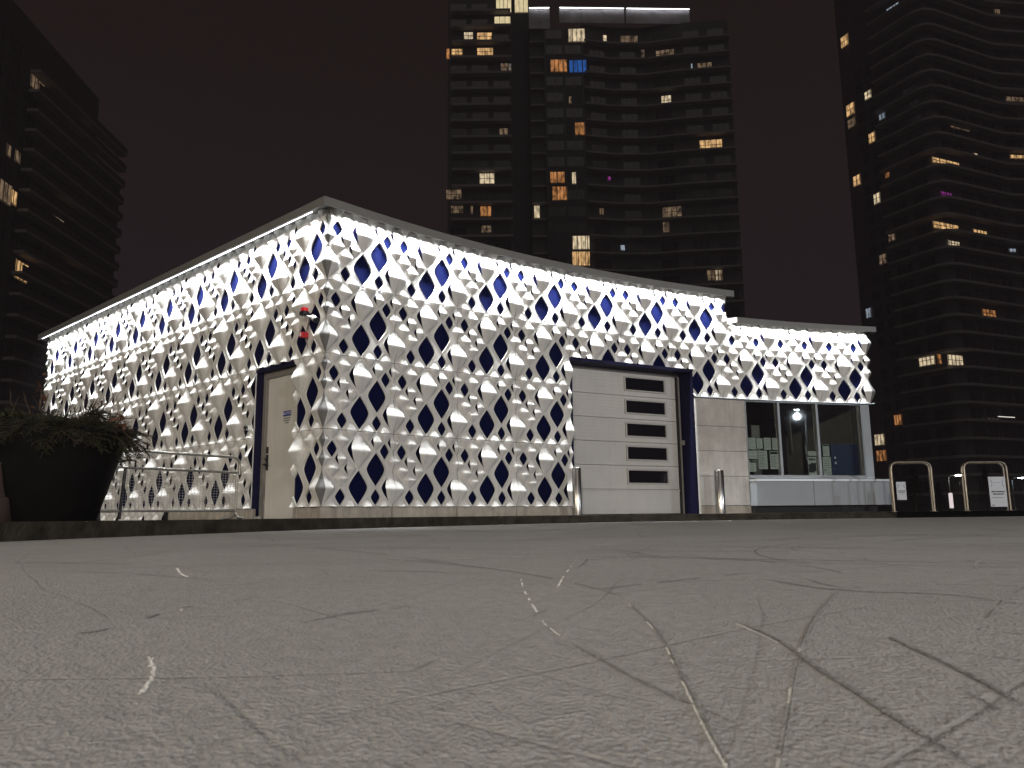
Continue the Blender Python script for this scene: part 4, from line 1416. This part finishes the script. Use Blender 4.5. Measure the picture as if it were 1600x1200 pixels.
def wall_prism(name, pts, z0, z1, m, parent):
    mb = MB(); n = len(pts)
    mb.add([(p[0], p[1], z0) for p in pts] + [(p[0], p[1], z1) for p in pts],
           [tuple(range(n - 1, -1, -1)), tuple(range(n, 2 * n))] + [(i, (i + 1) % n, n + (i + 1) % n, n + i) for i in range(n)])
    o = mb.build(name, m, parent)
    b = bmesh.new(); b.from_mesh(o.data); bmesh.ops.recalc_face_normals(b, faces=b.faces); b.to_mesh(o.data); b.free()
    return o
def slab_line(pts, dep, z, th=.36, name='balcony_slab', parent=None, rail_h=0.0):
    """balcony slab following a polyline of the facade (left to right)"""
    mb = MB(); n = len(pts)
    outp = []
    for i, p in enumerate(pts):
        a = pts[max(i - 1, 0)]; b = pts[min(i + 1, n - 1)]
        e0 = (p - a).normalized() if i > 0 else (b - p).normalized()
        e1 = (b - p).normalized() if i < n - 1 else e0
        nn = (Vector((e0.y, -e0.x)) + Vector((e1.y, -e1.x))).normalized()
        outp.append(p + nn * dep / max(.5, nn.dot(Vector((e0.y, -e0.x)))))
    for i in range(n - 1):
        a, b, c2, d = outp[i], outp[i + 1], pts[i + 1], pts[i]
        mb.hexa([(a.x, a.y, z), (b.x, b.y, z), (c2.x, c2.y, z), (d.x, d.y, z), (a.x, a.y, z + th), (b.x, b.y, z + th), (c2.x, c2.y, z + th), (d.x, d.y, z + th)])
    o = mb.build(name, TSLAB, parent)
    if rail_h:
        m2 = MB()
        for i in range(n - 1):
            a, b = outp[i], outp[i + 1]
            c2 = b + (pts[i + 1] - b).normalized() * .05; d = a + (pts[i] - a).normalized() * .05
            m2.hexa([(a.x, a.y, z + th + .002), (b.x, b.y, z + th + .002), (c2.x, c2.y, z + th + .002), (d.x, d.y, z + th + .002),
                     (a.x, a.y, z + th + rail_h), (b.x, b.y, z + th + rail_h), (c2.x, c2.y, z + th + rail_h), (d.x, d.y, z + th + rail_h)])
        m2.build('balcony_rail', TRAIL, o)
    return o
def plan(px, Y):     # plan point seen at pixel column px on the horizon
    return Vector(((px - 800) / FPX * Y, Y))

FH = 2.98
# ---- middle tower
mt = thing('apartment_tower', (*plan(900, 150), .118), 'dark apartment tower with curved balconies and a lit white crown behind the pavilion', 'tower', 'apartment towers beyond the plaza')
Ym = 147
A0, A1 = plan(697, Ym), plan(806, Ym)
K1 = plan(836, Ym + 2.5)
Bp0, Bp1 = plan(836, Ym), plan(863, Ym)
C0, C1 = plan(862, Ym - 1.2), plan(926, Ym - 1.2)
Dp = [plan(926, 147), plan(975, 148.2), plan(1030, 148.4), plan(1090, 147), plan(1176, 145.8)]
HA, HD = 114, 98.8
wall_prism('left_wing', [A0, A1, A1 + Vector((0, 20)), A0 + Vector((0, 20))], 0, HA, TWALL, mt)
wall_prism('core', [A1 + Vector((0, 2.5)), K1, K1 + Vector((0, 17)), A1 + Vector((0, 17))], 0, HA, TDARK, mt)
wall_prism('bay', [Bp0, Bp1, Bp1 + Vector((0, 16)), Bp0 + Vector((0, 16))], 0, HD, TWALL, mt)
wall_prism('glazed_bay', [C0, C1, C1 + Vector((0, 16)), C0 + Vector((0, 16))], 0, HD - 2, TDARK, mt)
wall_prism('curved_wing', Dp + [Dp[-1] + Vector((2, 18)), Dp[0] + Vector((0, 18))], 0, HD, TWALL, mt)
FA, FBm, FC = Frame(A0, A1), Frame(Bp0, Bp1), Frame(C0, C1)
FD = [Frame(Dp[i], Dp[i + 1]) for i in range(4)]
boxes = {id(f): [] for f in [FA, FBm, FC] + FD}
def fd_for(px):
    for f in FD:
        a, _ = f.hit(px, 300)
        if 0 <= a <= f.L: return f
    return FD[0] if px < 1000 else FD[-1]
def lw(fr, x, y, w, h, mi, nx=3, nz=2):
    boxes[id(fr)].append(lit_window(mt, fr, x - w / 2, y - h / 2, x + w / 2, y + h / 2, WARM[mi], nx, nz))
for x, y, w, h, mi, nx, nz in [(787, 6, 25, 28, 6, 4, 1), (785, 31.5, 26, 12, 6, 3, 1), (732, 56, 15, 12, 1, 2, 2), (757, 57, 24, 13, 0, 3, 2), (700, 84, 6, 17, 2, 1, 1),
        (714, 81, 18, 10, 0, 3, 2), (758, 81, 26, 13, 0, 3, 2), (791, 105, 18, 13, 5, 3, 2), (797, 105, 5, 12, 3, 1, 2), (787, 206, 14, 12, 5, 2, 1), (761, 279, 24, 17, 1, 3, 2), (709, 304, 25, 16, 5, 3, 2),
        (714, 327, 20, 13, 5, 3, 2), (737, 328, 5, 13, 5, 1, 1), (759, 330, 18, 16, 2, 3, 1), (760, 358, 16, 12, 5, 2, 2)]:
    lw(FA, x, y, w, h, mi, nx, nz)
Fcore = Frame(A1 + Vector((0, 2.5)), K1); boxes[id(Fcore)] = []
lw(Fcore, 814.5, 6, 22, 28, 6, 3, 1)
lw(FBm, 813 + 26, 331, 10, 20, 1, 1, 1)
for x, y, w, h, mi, nx, nz in [(873, 102.5, 27, 20, 2, 4, 1), (903, 103.5, 28, 20, 4, 4, 1), (901, 55, 27, 21, 1, 4, 1), (891, 156, 6, 12, 5, 1, 1), (906, 201, 18, 20, 2, 2, 1), (871, 277, 24, 18, 2, 4, 1), (897, 278, 8, 19, 1, 1, 1),
        (875, 302, 25, 22, 2, 4, 1), (908, 379, 28, 22, 1, 4, 1), (908, 404, 29, 23, 0, 4, 1)]:
    lw(FC, x, y, w, h, mi, nx, nz)
for x, y, w, h, mi, nx, nz in [(945, 61, 7, 13, 1, 1, 2), (961, 62, 6, 12, 0, 1, 2), (983, 62, 28, 13, 5, 4, 1), (1008, 84, 14, 13, 5, 2, 2), (1039, 84, 30, 13, 5, 4, 2), (1041, 157, 17, 16, 1, 3, 2),
        (1111, 226.5, 37, 17, 0, 4, 2), (1101, 105, 24, 15, 5, 3, 1), (1081, 106, 4, 14, 3, 1, 1), (1050, 331, 32, 17, 5, 4, 2), (1041, 355, 12, 17, 5, 2, 1), (940, 330, 8, 11, 5, 2, 1), (952, 279, 6, 7, 7, 1, 1), (973, 387, 8, 9, 3, 1, 1), (1117, 430, 26, 17, 5, 4, 2), (1122, 430, 10, 17, 1, 2, 2)]:
    lw(fd_for(x), x, y, w, h, mi, nx, nz)
zA = [FA.hit(750, y, 1.4)[1] for y in (137.5, 264.0)]
FHm = (zA[0] - zA[1]) / 5; PHm = zA[0] % FHm
nfl = int(HA / FHm)
for f in range(1, nfl):
    z = f * FHm + PHm - .2
    if z < 35: continue
    if z < 104:
        slab_line([A0 + Vector((.9, 0)), A1 + Vector((-.2, 0))], 1.4, z, .5, parent=mt)
    if z < HD - 3:
        slab_line([Bp0, Bp1 + Vector((-.3, 0))], 1.0, z, .3, parent=mt)
        slab_line(Dp, 1.5, z, .34, parent=mt)
    for fr, cap in [(FA, 104), (FC, HD - 4)] + [(q, HD - 4) for q in FD]:
        if z > cap: continue
        nb_ = max(1, int(fr.L / 3.7))
        for b_ in range(nb_):
            a = (b_ + .5) * fr.L / nb_ - 1.65
            if overlaps(boxes[id(fr)], a, a + 3.3, z + .6, z + 2.7): continue
            link('window', DW, mt, fr.mat(a, .04, z + .55))
# vertical fins on the glazed bay
for i in range(5):
    a = FC.L * i / 4 - .06
    m_ = MB(); FC.box(m_, a, a + .12, .05, .28, 30, HD - 2.2); m_.build('bay_fin', TRAIL, mt)
# lit crown
FCR = [Frame(plan(836, 146), plan(872, 146)), Frame(plan(888, 146), plan(1000, 146.5)), Frame(plan(1003, 146.5), plan(1112, 147))]
for i, fr in enumerate(FCR):
    npan = max(2, int(fr.L / 2.2))
    zt2 = 101.7
    zb2 = zt2 - (4.4 if i == 0 else 3.1)
    for q in range(npan):
        a0, a1 = fr.L * q / npan, fr.L * (q + 1) / npan
        m_ = MB(); fr.box(m_, a0 + .02, a1 - .02, -.15, 0 - .04 * (q % 2), zb2 + .003 * i, zt2); m_.build('crown_panel', CROWN, mt)
    m_ = MB(); fr.box(m_, 0, fr.L, .05, .55, zt2 + .03, zt2 + .22); cc = m_.build('crown_coping', TSLAB, mt)
    m_ = MB(); fr.box(m_, .1, fr.L - .1, .30, .42, zt2 - .10, zt2 + .0); m_.build('led_strip', emit_mat('crown_led', (.95, .97, 1), 5.5), cc)

# ---- right tower
rt = thing('apartment_tower', (*plan(1470, 140), .118), 'tall dark apartment tower with wrapped corner balconies beyond the hoop rails', 'tower', 'apartment towers beyond the plaza')
L0, L1, L2 = Vector((71.2, 151.3)), Vector((73.4, 146.0)), Vector((77.7, 137.6))
mid_c = Vector((78.6, 137.0)); Rr = [Vector((79.9, 137.2)), Vector((94.5, 143.6)), Vector((122, 147.5))]
HT = 118
wall_prism('tower_body', [L0, L1, L2, mid_c] + Rr + [Vector((122, 165)), Vector((75, 165))], 0, HT, TWALL, rt)
FRL, FRW, FR1, FR2 = Frame(L1, L2), Frame(L0, L1), Frame(Rr[0], Rr[1]), Frame(Rr[1], Rr[2])
rboxes = {id(q): [] for q in (FRL, FRW, FR1, FR2)}
def rw(fr, x, y, w, h, mi, nx=3, nz=2):
    rboxes[id(fr)].append(lit_window(rt, fr, x - w / 2, y - h / 2, x + w / 2, y + h / 2, WARM[mi], nx, nz, o=.05))
for x, y, w, h, mi, nx, nz in [(1319.5, 64, 14, 18, 0, 2, 2), (1328.5, 171, 15, 19, 0, 2, 2), (1330.5, 192, 14, 15, 5, 2, 2), (1338.5, 282, 13, 17, 0, 2, 2), (1356, 148, 12, 13, 1, 2, 2), (1377.5, 178, 12, 18, 3, 2, 2), (1362, 215, 12, 16, 0, 2, 2),
        (1370, 310, 12, 17, 1, 2, 2), (1393, 370, 12, 14, 5, 2, 2), (1379, 405, 13, 16, 5, 2, 2), (1357, 489, 10, 16, 3, 2, 1), (1403, 656, 14, 17, 2, 3, 1)]:
    rw(FRW if x < 1376 else FRL, x, y, w, h, mi, nx, nz)
for x, y, w, h, mi in [(1374, 687, 17, 18, 1), (1377, 712, 17, 18, 2)]:
    rw(FRW, x, y, w, h, mi, 3, 1)
for x, y, w, h, mi in [(1395, 15, 22, 14, 3), (1448, 563, 27, 17, 1), (1386, 270, 9, 16, 2)]:
    rw(FRL, x, y, w, h, mi, 4 if w > 20 else 2, 2)
for x, y, w, h, mi in [(1478, 254, 42, 9, 0), (1479, 305, 18, 10, 7), (1478, 354, 40, 11, 0), (1532, 365, 22, 11, 0), (1491, 381, 18, 9, 1), (1546, 490, 22, 13, 2), (1493, 563, 25, 17, 1), (1468, 561, 8, 16, 2), (1525, 243, 6, 7, 1), (1500, 200, 30, 5, 5)]:
    rw(FR1, x, y, w, h, mi, 4 if w > 15 else 1, 2)
for x, y, w, h, mi in [(1593, 245, 30, 6, 0), (1585, 155, 30, 8, 5), (1558, 18, 10, 8, 5), (1580, 391, 16, 6, 3)]:
    rw(FR2, x, y, w, h, mi, 3, 1)
zR = [FR1.hit(1485, y, 1.5)[1] for y in (383.0, 711.0)]
FHr = (zR[0] - zR[1]) / 12; PHr = zR[0] % FHr
for f in range(0, int(HT / FHr)):
    z = f * FHr + PHr - .23
    if z > 104: break
    e_ = FRL.e
    slab_line([L1, L2, mid_c] + Rr, 1.5, z, .46, parent=rt, rail_h=0.0)
    for fr, nb_ in ((FRW, 2), (FRL, 2), (FR1, 4), (FR2, 4)):
        me, ww = (DWS, 1.7) if fr is FRW else (DW, 3.3)
        for b_ in range(nb_):
            a = (b_ + .5) * fr.L / nb_ - ww / 2
            if fr is FR2 and b_ > 1: continue
            if z > 88: continue
            if overlaps(rboxes[id(fr)], a, a + ww, z + .6, z + 2.5): continue
            link('window', me, rt, fr.mat(a, .04, z + .55))
# thin light on one balcony
p = at_y(1573, 652, 143.0)
m_ = MB(); a_, z_ = FR1.hit(1573, 652, 1.45); FR1.box(m_, a_ - 2.2, a_ + 2.2, 1.38, 1.46, z_, z_ + .12); m_.build('led_strip', emit_mat('balcony_led', (1, .95, .85), 1.0), rt)

# ---- left tower
lt = thing('apartment_tower', (-75, 120, .118), 'dark apartment block with receding balconies beyond the planter', 'tower', 'apartment towers beyond the plaza')
HL = 70.5
_a, _b = at_z(20, 0, HL).xy, at_z(155, 155, HL).xy
Q1, Q2 = _a - (_b - _a) * .35, _b
Q0 = Q1 + Vector((-28, -3))
wall_prism('tower_body', [Q0, Q1, Q2, Q2 + Vector((-26, 4))], 0, HL, TWALL, lt)
wall_prism('stepped_wing', [Q2 + Vector((-1, -6)), Q2 + Vector((.3, -6)), Q2 + Vector((1.0, 7)), Q2 + Vector((-12, 10))], 0, HL - 11, TWALL, lt)
FQ0, FQ1 = Frame(Q0, Q1), Frame(Q1, Q2)
lboxes = {id(FQ0): [], id(FQ1): []}
for fr, x, y, w, h, mi, nx, nz in [(FQ1, 59, 131, 20, 28, 5, 4, 1), (FQ1, 8, 300, 18, 34, 5, 3, 1), (FQ1, 21, 308, 9, 24, 0, 2, 1), (FQ1, 34, 424, 17, 30, 0, 3, 1), (FQ1, 14, 235, 5, 20, 5, 1, 1), (FQ1, 28, 245, 7, 20, 5, 1, 1),
        (FQ1, 103, 433, 15, 14, 0, 4, 2), (FQ1, 122, 442, 22, 18, 0, 5, 2), (FQ1, 92, 336, 17, 11, 1, 4, 1), (FQ1, 126, 200, 14, 14, 5, 3, 1), (FQ1, 107, 221, 12, 14, 5, 3, 1), (FQ1, 163, 409, 5, 7, 3, 1, 1), (FQ1, 176, 414, 3, 4, 3, 1, 1)]:
    lboxes[id(fr)].append(lit_window(lt, fr, x - w / 2, y - h / 2, x + w / 2, y + h / 2, WARM[mi], nx, nz, o=.05))
for f in range(1, int(HL / FH)):
    z = f * FH + .6
    if z < HL - 7:
        slab_line([Q1 + (Q2 - Q1) * .42, Q2 + Vector((.6, 6.5))], 1.5, z, .42, parent=lt, rail_h=.9)
    for fr, nb_ in ((FQ0, 5), (FQ1, 8)):
        for b_ in range(nb_):
            a = (b_ + .5) * fr.L / nb_ - 1.65
            if z > HL - 6: continue
            if overlaps(lboxes[id(fr)], a, a + 3.3, z + .6, z + 2.5): continue
            link('window', DW, lt, fr.mat(a, .04, z + .55))

# ------------------------------------------------------------------ lamps of the square
def street_lamp(x, y, h, toward, label, col, watt, lens, group='street lamps around the rink', head=.17):
    t = thing('street_lamp', (x, y, .118), label, 'street lamp', group)
    d = (Vector(toward) - Vector((x, y))).normalized()
    MB().lathe([(.16, 0), (.16, .02), (.09, .05), (.075, .6), (.05, h)], (x, y, .118), 16).build('post', BLACKPL_SHADE, t)
    hx = Vector((x, y, h + .118)); arm = Vector((d.x, d.y, 0))
    MB().tube([hx - Vector((0, 0, .1)), hx + arm * .3 + Vector((0, 0, .12)), hx + arm * .75 + Vector((0, 0, .14))], .035, 8).build('arm', BLACKPL_SHADE, t)
    c_ = hx + arm * .95 + Vector((0, 0, .12))
    MB().lathe([(.01, .10), (head * .6, .09), (head, .03), (head, 0), (head - .02, 0)], c_, 24).build('lamp_shade', BLACKPL_SHADE, t)
    MB().lathe([(head - .03, .0), (head * .7, -.05), (.01, -.075)], c_, 24).build('lens', lens, t)
    ld = bpy.data.lights.new('lamp_light', 'POINT'); ld.energy = watt; ld.color = col; ld.shadow_soft_size = .14
    lo = bpy.data.objects.new('lamp_light', ld); COL.objects.link(lo); lo.parent = t
    lo.matrix_parent_inverse = Matrix.Translation(-Vector((x, y, .118)))
    lo.location = c_ + Vector((0, 0, -.36))
    return t
WL = emit_mat('warm_lamp_lens', (1, .86, .66), 60); CL = emit_mat('cool_lamp_lens', (.85, .94, 1), 60)
street_lamp(27.2, 1.4, 5.1, (10, 5), 'tall street lamp with cool white lens beside the rink', (.80, .90, 1.0), 2000, CL)
street_lamp(40, -17.0, 6.2, (10, 0), 'tall street lamp standing farther along the square', (1, .93, .85), 1200, emit_mat('dim_lamp_lens', (1, .86, .66), 8))
street_lamp(-2.5, -17.5, 6.5, (4, 0), 'tall street lamp with warm lens behind the rink', (1.0, .89, .74), 7400, WL)
street_lamp(13.5, -19.0, 6.8, (6, 0), 'tall street lamp with cool lens behind the far end of the rink', (.96, .96, 1.0), 6800, CL)
street_lamp(-17.5, -6.0, 6.0, (0, 0), 'warm street lamp standing across from the planter', (1.0, .90, .72), 2700, WL)
pA = at_y(1499, 743, 62); street_lamp(pA.x - .9, 62, pA.z - .2, (pA.x + 5, 62), 'far lit street lamp seen between the two hoop rails', (1, .97, .85), 60, emit_mat('far_lamp_lens', (1, .97, .75), 45), head=.42)
pB = at_y(1597, 747, 66); street_lamp(pB.x - .9, 66, pB.z - .2, (pB.x + 5, 66), 'far lit street lamp beyond the large white placard', (.8, .95, 1), 60, emit_mat('far_cool_lens', (.8, .95, 1), 45), head=.4)
# glowing bollard and small tree beyond the rails
p = at_y(1488, 801, 42)
t = thing('bollard_light', (p.x, 42, .118), 'slim glowing white bollard light between the hoop rails', 'bollard light')
MB().lathe([(.11, 0), (.10, .12), (.10, .14)], (p.x, 42, .118), 16).build('base', BLACKPL_SHADE, t)
MB().lathe([(.095, .14), (.095, .88), (.08, .92), (.01, .94)], (p.x, 42, .118), 16).build('glow_tube', emit_mat('bollard_glow', (1, .86, .86), .75), t)
def conifer(px, Y, h, label, seed):
    rn = random.Random(seed); p = at_y(px, 800, Y)
    t = thing('conifer_tree', (p.x, Y, .118), label, 'tree', 'small conifers beyond the hoop rails')
    MB().tube([(p.x, Y, .118), (p.x, Y, .118 + h * .95)], .06, 7, radii=[.07, .015]).build('trunk', BARK, t)
    mb = MB()
    for i in range(1500):
        f = rn.random() ** .8; rad = (1 - f) * h * .24 * rn.uniform(.3, 1.08); a = rn.uniform(0, 6.3)
        c_ = Vector((p.x + rad * math.cos(a), Y + rad * math.sin(a), .118 + h * (.10 + .9 * f) - rad * .25))
        d = Vector((math.cos(a), math.sin(a), rn.uniform(-.5, .3))) * rn.uniform(.08, .2)
        s_ = Vector((-math.sin(a), math.cos(a), rn.uniform(-.4, .4))) * .035
        mb.add([c_ - s_, c_ + s_, c_ + d], [(0, 1, 2)])
    mb.build('crown', FIR, t)
conifer(1432, 40, 2.3, 'slim dark conifer seen through the hoop rail beside the counter', 1)
conifer(1545, 48, 2.6, 'bushy dark conifer half hidden by the large placard', 2)
conifer(1470, 52, 1.8, 'short dark conifer beside the glowing bollard light', 3)

# ------------------------------------------------------------------ night air
hz = bpy.data.materials.new('night_haze'); hz.use_nodes = True
HN, HK = hz.node_tree.nodes, hz.node_tree.links
HN.remove(HN['Principled BSDF'])
pv = HN.new('ShaderNodeVolumePrincipled')
pv.inputs['Color'].default_value = (.86, .74, .84, 1); pv.inputs['Density'].default_value = .0008
HK.new(pv.outputs[0], HN['Material Output'].inputs['Volume'])
tag(MB().box(cen.x - 275, cen.x + 275, cen.y - 275, cen.y + 275, -1.2, 125).build('haze', hz), 'thin night haze over the square', kind='stuff')
SC.cycles.volume_bounces = 0

for o in bpy.data.objects:
    for k in ('_base', '_mw'):
        if k in o: del o[k]
